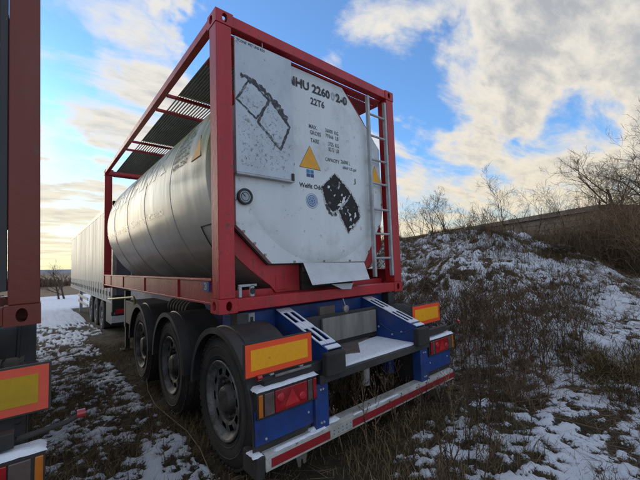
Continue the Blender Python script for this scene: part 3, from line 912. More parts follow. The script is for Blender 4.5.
    def blot(poly, yy, seed):
        r = random.Random(seed); out = []
        for i in range(len(poly)):
            (xa, za), (xb, zb) = poly[i], poly[(i + 1) % len(poly)]
            n = max(2, int(math.hypot(xb - xa, zb - za) / 0.012))
            for t in range(n):
                f = t / n; j = 0.009
                out.append((xa + (xb - xa) * f + r.uniform(-j, j), yy, za + (zb - za) * f + r.uniform(-j, j)))
        return MB().add(out, [tuple(range(len(out)))])
    blot([(1.40, 1.375), (1.205, 1.20), (1.25, 1.05), (1.30, 0.975), (1.36, 0.945), (1.42, 0.97), (1.56, 1.08), (1.645, 1.175), (1.55, 1.26)], 0.0812, 1).build('placard_residue', RESID, T)
    blot([(1.645, 1.175), (1.57, 1.06), (1.44, 0.965), (1.50, 0.85), (1.585, 0.715), (1.66, 0.78), (1.78, 0.905), (1.76, 1.03), (1.70, 1.12)], 0.0810, 2).build('placard_residue', RESID, T)
    blot([(1.40, 1.39), (1.185, 1.20), (1.23, 1.03), (1.28, 0.95), (1.36, 0.90), (1.43, 0.94), (1.49, 0.84), (1.585, 0.69), (1.67, 0.76), (1.80, 0.90), (1.78, 1.04), (1.67, 1.19), (1.56, 1.28)], 0.0820, 7).build('glue_halo', HALO, T)
    rr = random.Random(9)
    for k in range(14):
        x = rr.uniform(1.26, 1.72); z = 1.30 - (x - 1.26) * 1.0 + rr.uniform(-0.09, 0.09)
        w = rr.uniform(0.006, 0.022)
        blot([(x - w, z - w * .6), (x + w * .4, z - w), (x + w, z + w * .5), (x - w * .2, z + w)], 0.0803, k + 20).build('bare_patch', WHITE, T)
    for k, (x, z, sx, sz) in enumerate(((1.52, 1.085, 0.035, 0.05), (1.46, 1.03, 0.035, 0.022), (1.70, 0.93, 0.018, 0.04), (1.62, 0.79, 0.03, 0.022))):
        blot([(x - sx, z - sz), (x + sx * .6, z - sz * .5), (x + sx, z + sz), (x - sx * .3, z + sz * .5)], 0.0800, k + 50).build('bare_patch', WHITE, T)
    ribbon([(1.26, 1.02), (1.30, 0.93), (1.37, 0.90), (1.40, 0.93)], 0.035, 0.0814, 0.8).build('placard_residue', SMEAR, T)
    ribbon([(0.72, 0.93), (0.80, 0.85), (0.84, 0.90)], 0.02, 0.0814, 0.8).build('scuff_mark', SPECK, T)
    ribbon([(0.70, 0.83), (0.76, 0.88)], 0.012, 0.0814, 0.8).build('scuff_mark', SPECK, T)
    # thermometer
    g = MB().lathe([(0.098, 0.072), (0.070, 0.074), (0.066, 0.070), (0.066, 0.056), (0.074, 0.053)], 1, (0.288, 1.0), 28).build('gauge', BLACK, T, smooth=True)
    MB().lathe([(0.074, 0.054), (0.074, 0.0001)], 1, (0.288, 1.0), 28).build('gauge_face', GLASSD, g)
    MB().lathe([(0.0725, 0.042), (0.0725, 0.036)], 1, (0.288, 1.0), 28).build('gauge_scale', PRINT, g)
    MB().tube([(0.288, 0.071, 1.0), (0.262, 0.071, 1.028)], 0.003, 6).build('gauge_needle', PRINT, g)
    # outlet box, flap and spout under the end
    box('outlet_box', BLACK, T, 0.96, 1.64, 0.16, 0.42, 0.12, 0.385, 0.004)
    fl = MB().add([(0.902, 0.06, 0.395), (1.795, 0.06, 0.378), (1.64, -0.15, 0.20), (0.838, -0.15, 0.190),
                   (0.902, 0.052, 0.388), (1.795, 0.052, 0.371), (1.64, -0.158, 0.193), (0.838, -0.158, 0.183)],
                  [(0, 1, 2, 3), (4, 7, 6, 5), (0, 4, 5, 1), (1, 5, 6, 2), (2, 6, 7, 3), (3, 7, 4, 0)]).build('valve_flap', FLAP, T, bevel=0.002)
    MB().add([(1.17, -0.05, 0.168), (1.49, -0.05, 0.158), (1.45, -0.055, 0.098), (1.32, -0.055, 0.105)], [(0, 1, 2, 3)]).build('flap_tongue', FLAP, T)
    mb = MB()
    for x in (0.93, 0.96): mb.tube([(x, 0.10, 0.34), (x - 0.01, 0.08, 0.30)], 0.014, 8)
    mb.tube([(1.02, 0.04, 0.17), (1.55, 0.04, 0.17)], 0.022, 10)
    mb.build('outlet_pipes', BLACK, T, smooth=True)
    # little valve and bracket beside the left post
    vb = MB().box(0.30, 0.335, 0.03, 0.06, 0.118, 0.215).box(0.19, 0.36, 0.03, 0.05, 0.205, 0.225).box(0.19, 0.215, 0.03, 0.06, 0.118, 0.205)
    vb.build('hose_bracket', GALV, T, bevel=0.002)
    MB().lathe([(0.028, 0.028), (0.028, 0.0001)], 1, (0.318, 0.165), 16).build('cable_gland', BLACK, T)
    # brown stick standing behind the ladder
    # number plate sticker on the bottom rail
    pl = box('rail_plate', NAVY, T, 0.0012, 0.0195, 0.215, 0.345, 0.175, 0.262, 0)
    me = text_mesh('3', 0.04)
    co = np.zeros(len(me.vertices) * 3, np.float32); me.vertices.foreach_get('co', co); co = co.reshape(-1, 3)
    a_, b_ = co.min(0), co.max(0)
    out = np.zeros_like(co); out[:, 0] = 0.0; out[:, 1] = 0.31 - (co[:, 0] - a_[0]) / (b_[0] - a_[0]) * 0.06; out[:, 2] = 0.185 + (co[:, 1] - a_[1]) / (b_[1] - a_[1]) * 0.066
    me.vertices.foreach_set('co', out.ravel()); me.update(); me.materials.clear()
    link('lettering', me, TWHT, T)
    # flank: warning triangle, data block, ghosts of peeled lettering
    def flank_poly(P, off):
        return MB().add([on_flank(yy, zz, off) for yy, zz in P], [tuple(range(len(P)))])
    flank_poly([(0.64, 1.405), (0.38, 1.405), (0.51, 1.655)], 0.004).build('sign_edge', PRINT, T)
    flank_poly([(0.63, 1.412), (0.392, 1.412), (0.511, 1.635)], 0.0055).build('warning_sign', YEL, T)
    rows = [('36000  KG', 1.93), ('79366  LB', 1.865), ('TARE 3725', 1.79), ('8212  LB', 1.73), ('CAPACITY', 1.655), ('26000  L', 1.595), ('6869 US GAL', 1.53), ('HIFA 2260', 1.44)]
    for s_, zz in rows:
        flank_lettering(s_, GREYP, T, 1.26, 0.78 + random.uniform(-.03, .03), zz, zz + 0.042 * (1.5 if zz < 1.5 else 1), 0.015)
    flank_lettering('JNHU 226002-0', GREYP, T, 1.25, 0.40, 2.02, 2.09, 0.018)
    flank_lettering('UNITANK', GHOST, T, 5.3, 1.55, 1.52, 1.92, 0.05)
    flank_lettering('Specialist Services', GHOST2, T, 5.5, 1.6, 0.98, 1.13, 0.02)
    return T


container = build_container()


# ================================================================ TRAILER
def lamp(x0, x1, z0, z1, y, flip, P, snowcap=True):
    """rear lamp cluster, outer end orange"""
    L_ = bpy.data.objects.new('tail_light', None); COL.objects.link(L_); L_.parent = P
    box('housing', PLASTIC, L_, x0, x1, y, y + 0.055, z0, z1, 0.006)
    w = x1 - x0
    segs = [(0.015, 0.075, LORA), (0.10, 0.25, LGRY), (0.26, 0.80, LRED), (0.815, 0.90, LGRY), (0.91, 0.975, LRED)]
    for a, b, m in segs:
        if flip: a, b = 1 - b, 1 - a
        box('lens', m, L_, x0 + a * w, x0 + b * w, y - 0.012, y - 0.001, z0 + 0.018, z1 - 0.018, 0.004)
    # triangular reflector and round stop lights in the red lens
    c = 0.53 if not flip else 0.47
    cx = x0 + c * w; zc = z0 + (z1 - z0) * 0.5
    MB().prism([(cx - 0.062, zc - 0.05), (cx + 0.062, zc - 0.05), (cx, zc + 0.058)], 1, y - 0.018, y - 0.0125).build('triangle_reflector', LREF, L_)
    for q in (-1, 1):
        MB().lathe([(y - 0.0125, 0.028), (y - 0.019, 0.024), (y - 0.021, 0.0001)], 1, (cx + q * 0.092, zc - 0.02 * q), 16).build('round_reflector', LREF, L_, smooth=True)
    if snowcap:
        snow_slab(x0 - 0.01, x1 + 0.005, y - 0.015, y + 0.095, z1 + 0.001, 0.020, 'snow_cap', L_, 3)
        box('lamp_hood', PLASTIC, L_, x0 - 0.005, x1 + 0.005, y + 0.056, y + 0.10, z1 - 0.03, z1, 0.003)
    return L_


def snow_slab(x0, x1, y0, y1, z, t, name, P, seed, zf=None, nx=24, ny=10, edge=0.02):
    """thin uneven layer of snow with ragged, thinning rims"""
    xs = np.linspace(0, 1, nx); ys = np.linspace(0, 1, ny)
    XX, YY = np.meshgrid(xs, ys)
    ex = np.minimum(XX, 1 - XX) * (x1 - x0); ey = np.minimum(YY, 1 - YY) * (y1 - y0)
    prof = np.clip(np.minimum(ex, ey) / edge, 0, 1) ** 0.5
    wx = (fbm(XX * 9 + seed, YY * 9, 1, 2, seed) - 0.5) * 0.02 * (1 - prof); wy = (fbm(XX * 9, YY * 9 + seed, 1, 2, seed + 3) - 0.5) * 0.02 * (1 - prof)
    Xw = x0 + XX * (x1 - x0) + wx; Yw = y0 + YY * (y1 - y0) + wy
    base = z if zf is None else zf(Xw, Yw)
    Zw = base + prof * t * (0.7 + 0.6 * fbm(Xw, Yw, 12, 3, seed))
    Zb = base + 0 * Zw
    n = nx * ny; idx = np.arange(n).reshape(ny, nx)
    Ft = np.stack([idx[:-1, :-1], idx[:-1, 1:], idx[1:, 1:], idx[1:, :-1]], -1).reshape(-1, 4)
    o = bulk(name, np.stack([Xw.ravel(), Yw.ravel(), Zw.ravel()], 1), Ft, SNOW, P, smooth=True)
    return o


WHEEL_Y = (0.0, 1.31, 2.62)
WZ = -0.66


def wheel_meshes():
    w = 0.375
    R = 0.50
    # tyre, axle at x; outer face at x=0
    pr = [(0.035, 0.295), (0.012, 0.315), (0.002, 0.36), (0.0, 0.40), (0.008, 0.445), (0.026, 0.478), (0.045, 0.494), (0.060, R)]
    for i in range(5):
        a = 0.060 + i * 0.0535
        pr += [(a + 0.040, R), (a + 0.042, R - 0.014), (a + 0.0515, R - 0.014), (a + 0.0535, R)]
    pr += [(w - 0.045, 0.494), (w - 0.02, 0.47), (w, 0.40), (w - 0.03, 0.295)]
    ty = MB().lathe(pr, 0, (0, 0), 72)
    # shoulder blocks
    for k in range(54):
        a = 2 * PI * k / 54
        c, s_ = math.cos(a), math.sin(a)
        ty.obox((0.034, c * 0.490, s_ * 0.490), (0.014, c * -0.006, s_ * -0.006), (0, -s_ * 0.017, c * 0.017), (0, c * 0.008, s_ * 0.008))
    # raised ring and marks on the sidewall
    ty.lathe([(0.0005, 0.405), (-0.003, 0.409), (-0.003, 0.413), (0.0012, 0.418)], 0, (0, 0), 72)
    ty.lathe([(0.007, 0.335), (0.003, 0.338), (0.003, 0.342), (0.007, 0.345)], 0, (0, 0), 72)
    rim = MB().lathe([(0.020, 0.300), (0.008, 0.302), (0.002, 0.296), (0.006, 0.284), (0.018, 0.278), (0.030, 0.272), (0.044, 0.262), (0.050, 0.246)], 0, (0, 0), 60)
    # disc with ten hand holes
    rim.lathe([(0.050, 0.246), (0.046, 0.234), (0.040, 0.190), (0.044, 0.178), (0.050, 0.165)], 0, (0, 0), 60, skip=lambda i, k: i == 1 and (k % 6) in (1, 2, 3))
    dark = MB().lathe([(0.19, 0.262), (0.19, 0.05)], 0, (0, 0), 40)
    hub = MB().lathe([(0.050, 0.166), (0.085, 0.155), (0.090, 0.118), (0.070, 0.108), (0.030, 0.094), (0.018, 0.082), (0.014, 0.06), (0.014, 0.0001)], 0, (0, 0), 28)
    nut = MB().lathe([(0.092, 0.017), (0.066, 0.017), (0.062, 0.012), (0.054, 0.010), (0.054, 0.0001)], 0, (0, 0), 6)
    return [m_.mesh(n_) for m_, n_ in ((ty, 'tyre'), (rim, 'rim'), (dark, 'brake_drum'), (hub, 'hub'), (nut, 'wheel_nut'))]


WM = wheel_meshes()


def add_wheel(P, x, y, z, mirror=False, first=[True]):
    w = bpy.data.objects.new('wheel', None); COL.objects.link(w); w.parent = P
    w.location = (x, y, z)
    w.rotation_euler = (random.uniform(0, 6.28), 0, PI if mirror else 0)
    for me, nm, m_ in zip(WM, ('tyre', 'rim', 'brake_drum', 'hub', 'wheel_nut'), (RUBBER, RIM, BLACK, HUB, HUB)):
        if not me.materials:
            me.materials.append(m_); me.shade_smooth(); me.set_sharp_from_angle(angle=math.radians(35))
        for k in range(1 if nm != 'wheel_nut' else (0 if mirror else 10)):
            o = bpy.data.objects.new(nm, me); COL.objects.link(o); o.parent = w
            if nm == 'wheel_nut': o.location = (0, math.cos(k * PI / 5) * 0.140, math.sin(k * PI / 5) * 0.140)
    return w


def board(P, x0, x1, z0, z1, y, hole=True):
    b = box('marker_board', BORD, P, x0, x1, y, y + 0.004, z0, z1, 0.001)
    box('reflective_centre', BCEN, b, x0 + 0.038, x1 - 0.038, y - 0.0025, y - 0.0005, z0 + 0.038, z1 - 0.038, 0)
    box('board_frame', PLASTIC, b, x0 - 0.01, x1 + 0.01, y + 0.005, y + 0.016, z0 - 0.01, z1 + 0.01, 0.002)
    lettering('ECE', PRINT, b, x0 + 0.17, x0 + 0.185, (z0 + z1) / 2 - 0.012, (z0 + z1) / 2 - 0.002, y - 0.003, 0)
    return b


def build_trailer():
    T = thing('container_trailer', 'blue three axle skeletal trailer carrying the red framed tank container', 'trailer', (0, 0, 0))
    # main beams with flanges
    for x in (0.62, 1.80):
        mb = MB().box(x + 0.066, x + 0.080, 0.125, 7.0, -0.47, -0.05).box(x, x + 0.15, 0.125, 7.0, -0.05, -0.035).box(x, x + 0.15, 0.125, 7.0, -0.485, -0.47)
        mb.build('main_beam', BLUE, T, bevel=0.002)
    # sloping guide ramps at the tail
    for x in (0.60, 1.80):
        xw = 0.16
        a = Vector((0, 0.12, -0.036)); b = Vector((0, -0.60, -0.285))
        # side cheeks
        ck = bpy.data.objects.new('guide_ramp', None); COL.objects.link(ck); ck.parent = T
        for xs in (x, x + xw - 0.010):
            MB().prism([(0.12, -0.040), (-0.52, -0.262), (-0.60, -0.292), (-0.60, -0.47), (0.12, -0.47)], 0, xs, xs + 0.010).build('ramp_cheek', BLUE, ck, bevel=0.001)
        d = (b - a)
        # frosted top plate with four slots
        n = Vector((0, -d.z, d.y)).normalized()
        if n.z < 0: n = -n
        u0 = 0.0; L = d.length; e = d.normalized()
        strips = [(0, 1, 0, 0.012), (0, 1, 0.062, 0.098), (0, 1, 0.148, 0.16)]
        slots = [(0.12, 0.40), (0.55, 0.84)]
        mb = MB()
        def slab(t0, t1, xa, xb):
            c = a + e * (L * (t0 + t1) / 2) - n * 0.004
            mb.obox((x + (xa + xb) / 2, c.y, c.z), ((xb - xa) / 2, 0, 0), tuple(e * (L * (t1 - t0) / 2)), tuple(n * 0.004))
        for xa, xb in ((0.0, 0.022), (0.066, 0.094), (0.138, 0.16)): slab(0, 1, xa, xb)
        for t0, t1 in ((0, slots[0][0]), (slots[0][1], slots[1][0]), (slots[1][1], 1)):
            for xa, xb in ((0.022, 0.066), (0.094, 0.138)): slab(t0, t1, xa, xb)
        mb.build('ramp_plate', BLUE, ck)
        # snow lying on the plate, leaving the slots open
        sm = MB()
        rq = random.Random(int(x * 10))
        def sl(t0, t1, xa, xb):
            k = max(1, int((t1 - t0) * 16))
            for i in range(k):
                p0 = t0 + (t1 - t0) * i / k; p1 = t0 + (t1 - t0) * (i + 1) / k
                c = a + e * (L * (p0 + p1) / 2) + n * 0.003
                j1, j2 = rq.uniform(-.002, .002), rq.uniform(-.002, .002)
                sm.obox((x + (xa + xb) / 2 + j1, c.y, c.z), ((xb - xa) / 2 - 0.0015, 0, 0), tuple(e * (L * (p1 - p0) / 2)), tuple(n * (0.0032 + abs(j2))))
        for xa, xb in ((0.002, 0.022), (0.066, 0.094), (0.138, 0.158)): sl(0.01, 0.90, xa, xb)
        for t0, t1 in ((0.01, slots[0][0]), (slots[0][1], slots[1][0]), (slots[1][1], 0.90)):
            for xa, xb in ((0.022, 0.066), (0.094, 0.138)): sl(t0, t1, xa, xb)
        sl(0.94, 1.0, 0.01, 0.15)
        sm.build('frost', SNOW, ck)
        # dark inside of the box
        box('ramp_core', BLACK, ck, x + 0.0105, x + xw - 0.0105, -0.59, 0.11, -0.47, -0.33, 0)
        # rubber buffer
        MB().prism([(x - 0.06, -0.60), (x + xw - 0.02, -0.60), (x + xw - 0.02, -0.665), (x + 0.0, -0.672), (x - 0.06, -0.66)], 2, -0.465, -0.295).build('rubber_buffer', RUBBER, T, bevel=0.012)
    # cross members
    box('rear_bolster', BLUE, T, 0.16, 2.28, 0.13, 0.30, -0.20, -0.03, 0.006)
    box('inner_cross_member', BLUE, T, 0.701, 1.864, 0.40, 0.52, -0.42, -0.04, 0.004)
    for x in (0.16, 2.17):
        lk = box('twist_lock', PLASTIC, T, x, x + 0.11, 0.02, 0.128, -0.15, -0.01, 0.006)
    box('lock_plate', GALV, T, 0.315, 0.385, 0.118, 0.128, -0.155, -0.035, 0.004)
    box('lock_bolt', BLACK, T, 0.338, 0.362, 0.108, 0.1175, -0.12, -0.07, 0.003)
    # weathered boards at the tail
    tb = MB().box(0.98, 1.76, -0.12, -0.09, -0.385, -0.150).build('tail_board', WOOD, T, bevel=0.004)
    box('board_post', BWOOD, T, 1.00, 1.20, -0.060, -0.03, -0.135, -0.045, 0.004)
    box('board_rail', BLACK, T, 0.76, 1.80, -0.088, -0.06, -0.44, -0.12, 0.003)
    c = MB().lathe([(-0.16, 0.034), (-0.185, 0.036), (-0.188, 0.030), (-0.190, 0.0001)], 1, (1.24, -0.075), 20).build('hanging_cap', ALU, T, smooth=True)
    MB().tube([(1.24, -0.17, -0.045), (1.24, -0.14, 0.02)], 0.004, 6).build('cap_chain', GALV, T)
    # platform
    pf = box('platform', GALV, T, 0.745, 1.83, -0.60, -0.08, -0.475, -0.455, 0.003)
    box('platform_lip', PLASTIC, T, 0.50, 1.98, -0.628, -0.602, -0.515, -0.452, 0.004)
    snow_slab(0.80, 1.79, -0.598, -0.20, -0.452, 0.014, 'platform_snow', pf, 11, nx=50, ny=24, edge=0.03)
    snow_slab(1.32, 1.79, -0.25, -0.095, -0.452, 0.012, 'platform_snow', pf, 12, nx=30, ny=12, edge=0.03)
    mb = MB().prism([(0.95, -0.36), (1.14, -0.44), (1.40, -0.17), (1.62, -0.135), (1.60, -0.10), (0.86, -0.10), (0.78, -0.20)], 2, -0.451, -0.428)
    mb.build('loose_board', BWOOD, pf, bevel=0.003)
    # tail posts and panels carrying lamps
    for x in (0.47, 1.85):
        box('tail_post', BLUE, T, x, x + 0.13, -0.60, -0.50, -0.85, -0.517, 0.005)
    for x in (0.62, 1.72):
        box('inner_post', BLUE, T, x, x + 0.09, -0.30, -0.22, -0.80, -0.49, 0.004)
    box('lamp_panel', BLUE, T, -0.02, 0.468, -0.575, -0.560, -0.79, -0.57, 0.003)
    box('lamp_panel', BLUE, T, 1.982, 2.47, -0.575, -0.560, -0.79, -0.57, 0.003)
    box('lamp_bracket', BLACK, T, 0.05, 0.60, -0.585, -0.53, -0.425, -0.36, 0.004)
    box('lamp_bracket', BLACK, T, 1.98, 2.40, -0.585, -0.53, -0.425, -0.36, 0.004)
    box('bracket_strip', ALU, T, 0.125, 0.44, -0.605, -0.588, -0.372, -0.356, 0.002)
    lamp(-0.015, 0.490, -0.62, -0.440, -0.60, False, T)
    lamp(2.02, 2.505, -0.63, -0.460, -0.60, True, T)
    board(T, -0.094, 0.448, -0.332, -0.125, -0.60)
    board(T, 1.975, 2.515, -0.332, -0.122, -0.45)
    for s, x in ((-1, 0.0), (1, 2.63)):
        mk = MB().tube([(x - s * 0.22, -0.56, -0.40), (x - s * 0.05, -0.585, -0.375), (x, -0.60, -0.35)], 0.012, 8).build('marker_stalk', RUBBER, T, smooth=True)
        MB().tube([(x - 0.016, -0.605, -0.345), (x + 0.016, -0.605, -0.345)], [0.019, 0.019], 12).build('marker_lamp', LRED, mk, smooth=True)
    # under-run bar
    bar = MB().prism([(-0.62, -0.945), (-0.62, -0.85), (-0.585, -0.838), (-0.51, -0.838), (-0.50, -0.85), (-0.50, -0.945)], 0, 0.03, 2.44).build('underrun_bar', BARP, T, bevel=0.003)
    x = 0.07
    for i, (xa, xb, m_) in enumerate(((0.07, 0.582, TRED), (0.588, 0.822, TWHT), (0.828, 2.438, TRED))):
        MB().box(xa, xb, -0.6235, -0.6205, -0.927, -0.872).build('reflective_tape', m_, bar)
    for xx in np.arange(0.62, 0.82, 0.045):
        for zz in (-0.885, -0.912):
            box('rivet', BLACK, bar, xx, xx + 0.008, -0.6255, -0.624, zz, zz + 0.006, 0)
    box('bar_end', RUBBER, T, -0.035, 0.028, -0.615, -0.42, -0.985, -0.838, 0.012)
    box('bar_end', RUBBER, T, 2.442, 2.50, -0.615, -0.42, -0.97, -0.845, 0.012)
    snow_slab(0.10, 0.56, -0.618, -0.575, -0.8455, 0.012, 'bar_snow', bar, 15, nx=40, ny=6, edge=0.014)
    snow_slab(0.60, 0.72, -0.600, -0.53, -0.838, 0.020, 'bar_snow', bar, 16, nx=14, ny=8, edge=0.03)
    snow_slab(0.42, 0.50, -0.600, -0.54, -0.838, 0.020, 'bar_snow', bar, 17, nx=14, ny=8, edge=0.03)
    snow_slab(0.85, 1.45, -0.618, -0.590, -0.8455, 0.008, 'bar_snow', bar, 18, nx=40, ny=6, edge=0.012)
    snow_slab(-0.055, 0.02, -0.612, -0.50, -0.837, 0.012, 'bar_snow', bar, 19, nx=10, ny=8, edge=0.02)
    for xx in (0.28, 2.1):
        MB().prism([(xx, -0.948), (xx + 0.10, -0.948), (xx + 0.085, -1.02), (xx + 0.065, -1.02), (xx + 0.06, -0.985), (xx + 0.045, -0.985), (xx + 0.04, -1.03), (xx + 0.02, -1.03)], 1, -0.60, -0.592).build('tow_hook', ALU, T)
    box('bar_arm', BLACK, T, 0.50, 0.58, -0.499, -0.30, -0.90, -0.62, 0.003)
    box('bar_arm', BLACK, T, 1.87, 1.95, -0.499, -0.30, -0.90, -0.62, 0.003)
    box('step_grid', PLASTIC, T, 0.04, 0.46, -0.555, -0.50, -0.836, -0.80, 0.004)
    MB().tube([(1.46, -0.20, -0.476), (1.46, -0.20, -0.62)], 0.034, 12).tube([(1.46, -0.20, -0.62), (1.455, -0.20, -0.86)], 0.045, 12).build('socket_holder', TWHT, T, smooth=True)
    for x, sgn in ((0.76, 1), (1.80, -1)):
        for yy, zz in ((-0.42, -0.36), (-0.30, -0.40), (-0.12, -0.34), (0.0, -0.20), (0.03, -0.40)):
            MB().lathe([(x, 0.011), (x + sgn * 0.010, 0.011), (x + sgn * 0.012, 0.0001)], 0, (yy, zz), 6).build('bolt', GALV, T)
    for xx in (0.52, 0.545, 1.90, 1.93):
        for zz in (-0.56, -0.80):
            MB().lathe([(-0.600, 0.009), (-0.608, 0.009), (-0.610, 0.0001)], 1, (xx, zz), 6).build('bolt', GALV, T)
    for k, (cz, xs) in enumerate(((-0.62, 0.0), (-0.66, 0.03), (-0.58, -0.03))):
        pts = [(0.62 + 1.2 * t, -0.05 + xs, cz - 0.10 * math.sin(t * PI) + 0.02 * math.sin(t * 9 + k)) for t in [i / 12 for i in range(13)]]
        MB().tube(pts, 0.009, 6).build('air_hose', RUBBER, T, smooth=True)
    for xx in (0.10, 0.35):
        box('board_bracket', GALV, T, xx, xx + 0.03, -0.583, -0.560, -0.36, -0.15, 0.002)
    pts = [(0.30, -0.53, -0.44), (0.38, -0.52, -0.40), (0.50, -0.49, -0.47), (0.56, -0.42, -0.55), (0.58, -0.30, -0.50)]
    MB().tube(pts, 0.008, 6).build('lamp_cable', RUBBER, T, smooth=True)
    for xx, zz in ((0.06, -0.60), (0.06, -0.76), (0.42, -0.70), (2.05, -0.70), (2.40, -0.70)):
        MB().lathe([(-0.575, 0.009), (-0.581, 0.009), (-0.583, 0.0001)], 1, (xx, zz), 6).build('bolt', GALV, T)
    # cable loop hanging on the right ramp
    pts = [(1.792, -0.15 - 0.06 * k, -0.30 - 0.075 * math.sin(k / 7 * PI)) for k in range(8)]
    MB().tube(pts, 0.005, 6).build('cable', mat('cable_blue', (0.05, 0.10, 0.22), (0.03, 0.06, 0.15), 9, 0.5), T, smooth=True)
    # wheels, fenders, axles
    for y in WHEEL_Y:
        add_wheel(T, 0.0, y, WZ)
        add_wheel(T, 2.438, y, WZ, True)
        MB().tube([(0.30, y, WZ), (2.14, y, WZ)], 0.065, 12).build('axle', BLACK, T, smooth=True)
        for s, xa, xb in ((-1, -0.03, 0.40), (1, 2.038, 2.468)):
            if s > 0 and y < 1: continue
            R1, R2 = 0.548, 0.560
            a0, a1 = math.radians(2), math.radians(178)
            mb = MB()
            mb.lathe([(xa, R1), (xb, R1), (xb, R2), (xa, R2)], 0, (y, WZ), 36, a0, a1, close=True)
            # rolled lip and stiffening ridge
            xe = xa if s < 0 else xb
            mb.lathe([(xe - 0.006, R1 - 0.03), (xe + 0.006, R1 - 0.03), (xe + 0.006, R2 + 0.004), (xe - 0.006, R2 + 0.004)], 0, (y, WZ), 36, a0, a1, close=True)
            xm = xe + (0.10 if s < 0 else -0.10)
            mb.lathe([(xm - 0.012, R2), (xm + 0.012, R2), (xm + 0.008, R2 + 0.010), (xm - 0.008, R2 + 0.010)], 0, (y, WZ), 36, a0, a1, close=True)
            mb.build('mudguard', PLASTIC, T, smooth=True)
    for xa, xb in ((-0.03, 0.40), (2.038, 2.468)):
        box('mud_flap', RUBBER, T, xa, xb, -0.562, -0.552, -0.98, -0.665, 0.002)
    # paint splash on the fender
    MB().prism([(0.27, -0.19), (0.30, -0.165), (0.31, -0.20), (0.345, -0.215), (0.33, -0.25), (0.30, -0.235), (0.275, -0.245)], 1, -0.465, -0.46).build('bird_dropping', SNOW, T)
    # air tanks, springs, landing legs
    mb = MB()
    for k in range(7):
        t = k / 6
        mb.lathe([(1.42 + t * .66, 0.105), (1.44 + t * .66, 0.118), (1.50 + t * .66, 0.118), (1.52 + t * .66, 0.105)], 1, (0.34, -0.125), 24)
    mb.lathe([(1.40, 0.0001), (1.41, 0.09), (1.42, 0.105), (2.10, 0.105), (2.11, 0.09), (2.12, 0.0001)], 1, (0.34, -0.125), 24)
    mb.build('air_reservoir', RUBBER, T, smooth=True)
    for y in WHEEL_Y:
        for x in (0.55, 1.89):
            MB().lathe([(-0.62, 0.09), (-0.55, 0.12), (-0.50, 0.10), (-0.45, 0.12), (-0.38, 0.09)], 2, (x, y + 0.25), 20).build('air_spring', RUBBER, T, smooth=True)
            MB().box(x - 0.04, x + 0.04, y - 0.1, y + 0.5, -0.70, -0.62).build('trailing_arm', BLACK, T, bevel=0.004)
    for x in (0.36, 2.0):
        lg = MB().box(x - 0.05, x + 0.05, 5.35, 5.47, -0.80, -0.06).box(x - 0.038, x + 0.038, 5.362, 5.458, -1.24, -0.80).build('landing_leg', BLACK, T, bevel=0.004)
        box('leg_foot', BLACK, lg, x - 0.12, x + 0.12, 5.29, 5.53, -1.29, -1.24, 0.004)
    MB().tube([(0.10, 6.0, -0.245), (0.10, 3.55, -0.065), (0.10, 3.47, -0.10), (0.10, 3.45, -0.26)], 0.018, 8).build('yellow_pipe', YPIPE, T, smooth=True)
    box('tool_box', BLACK, T, 0.20, 0.75, 3.6, 4.7, -0.62, -0.20, 0.01)
    for y in (1.0, 2.0, 3.2, 4.4, 5.6, 6.6):
        box('cross_member', BLUE, T, 0.701, 1.864, y, y + 0.08, -0.40, -0.12, 0.003)
    return T


trailer = build_trailer()

# the neighbouring trailer and its container: the same kinds, one bay to the left
NB = Vector((-1.09 - 2.438, 0.0, 0.05))
swapd = {SHELL: WHITE, RED: REDB, BORD: BORD2, BCEN: BCEN2, BLUE: mat('dark_frame_paint', (0.03, 0.032, 0.036), (0.05, 0.048, 0.045), 4, 0.6, bump=0.2), TRED: TRED}  # unseen neighbour vessel turned white to bounce light onto the nearer flank
cont2 = copy_tree(container, swap=swapd, skip=('outlet_pipes',))
cont2.location = NB
cont2.rotation_euler = (0, -0.017, 0)
for ch in cont2.children:
    if ch.name.split('.')[0] in ('tank_shell', 'cladding_band'):      # unseen vessel shrunk so more sky light reaches the nearer tank's flank
        k_ = 0.66
        ch.scale = (k_, 1, k_); ch.location = (TCX * (1 - k_), 0, TCZ * (1 - k_) - 0.25)
    if ch.name.startswith('ladder_stile'):
        ch.material_slots[0].link = 'OBJECT'; ch.material_slots[0].material = swapd[BLUE]
cont2['label'] = 'brown red container frame with ladder cut off at the left edge'
trail2 = copy_tree(trailer, swap=swapd)
trail2.location = NB + Vector((-0.05, 0, 0.02))
trail2['label'] = 'dark trailer at the left edge with faded red and olive marker board'
container['group'] = cont2['group'] = 'tank containers parked side by side'
trailer['group'] = trail2['group'] = 'container trailers parked side by side'


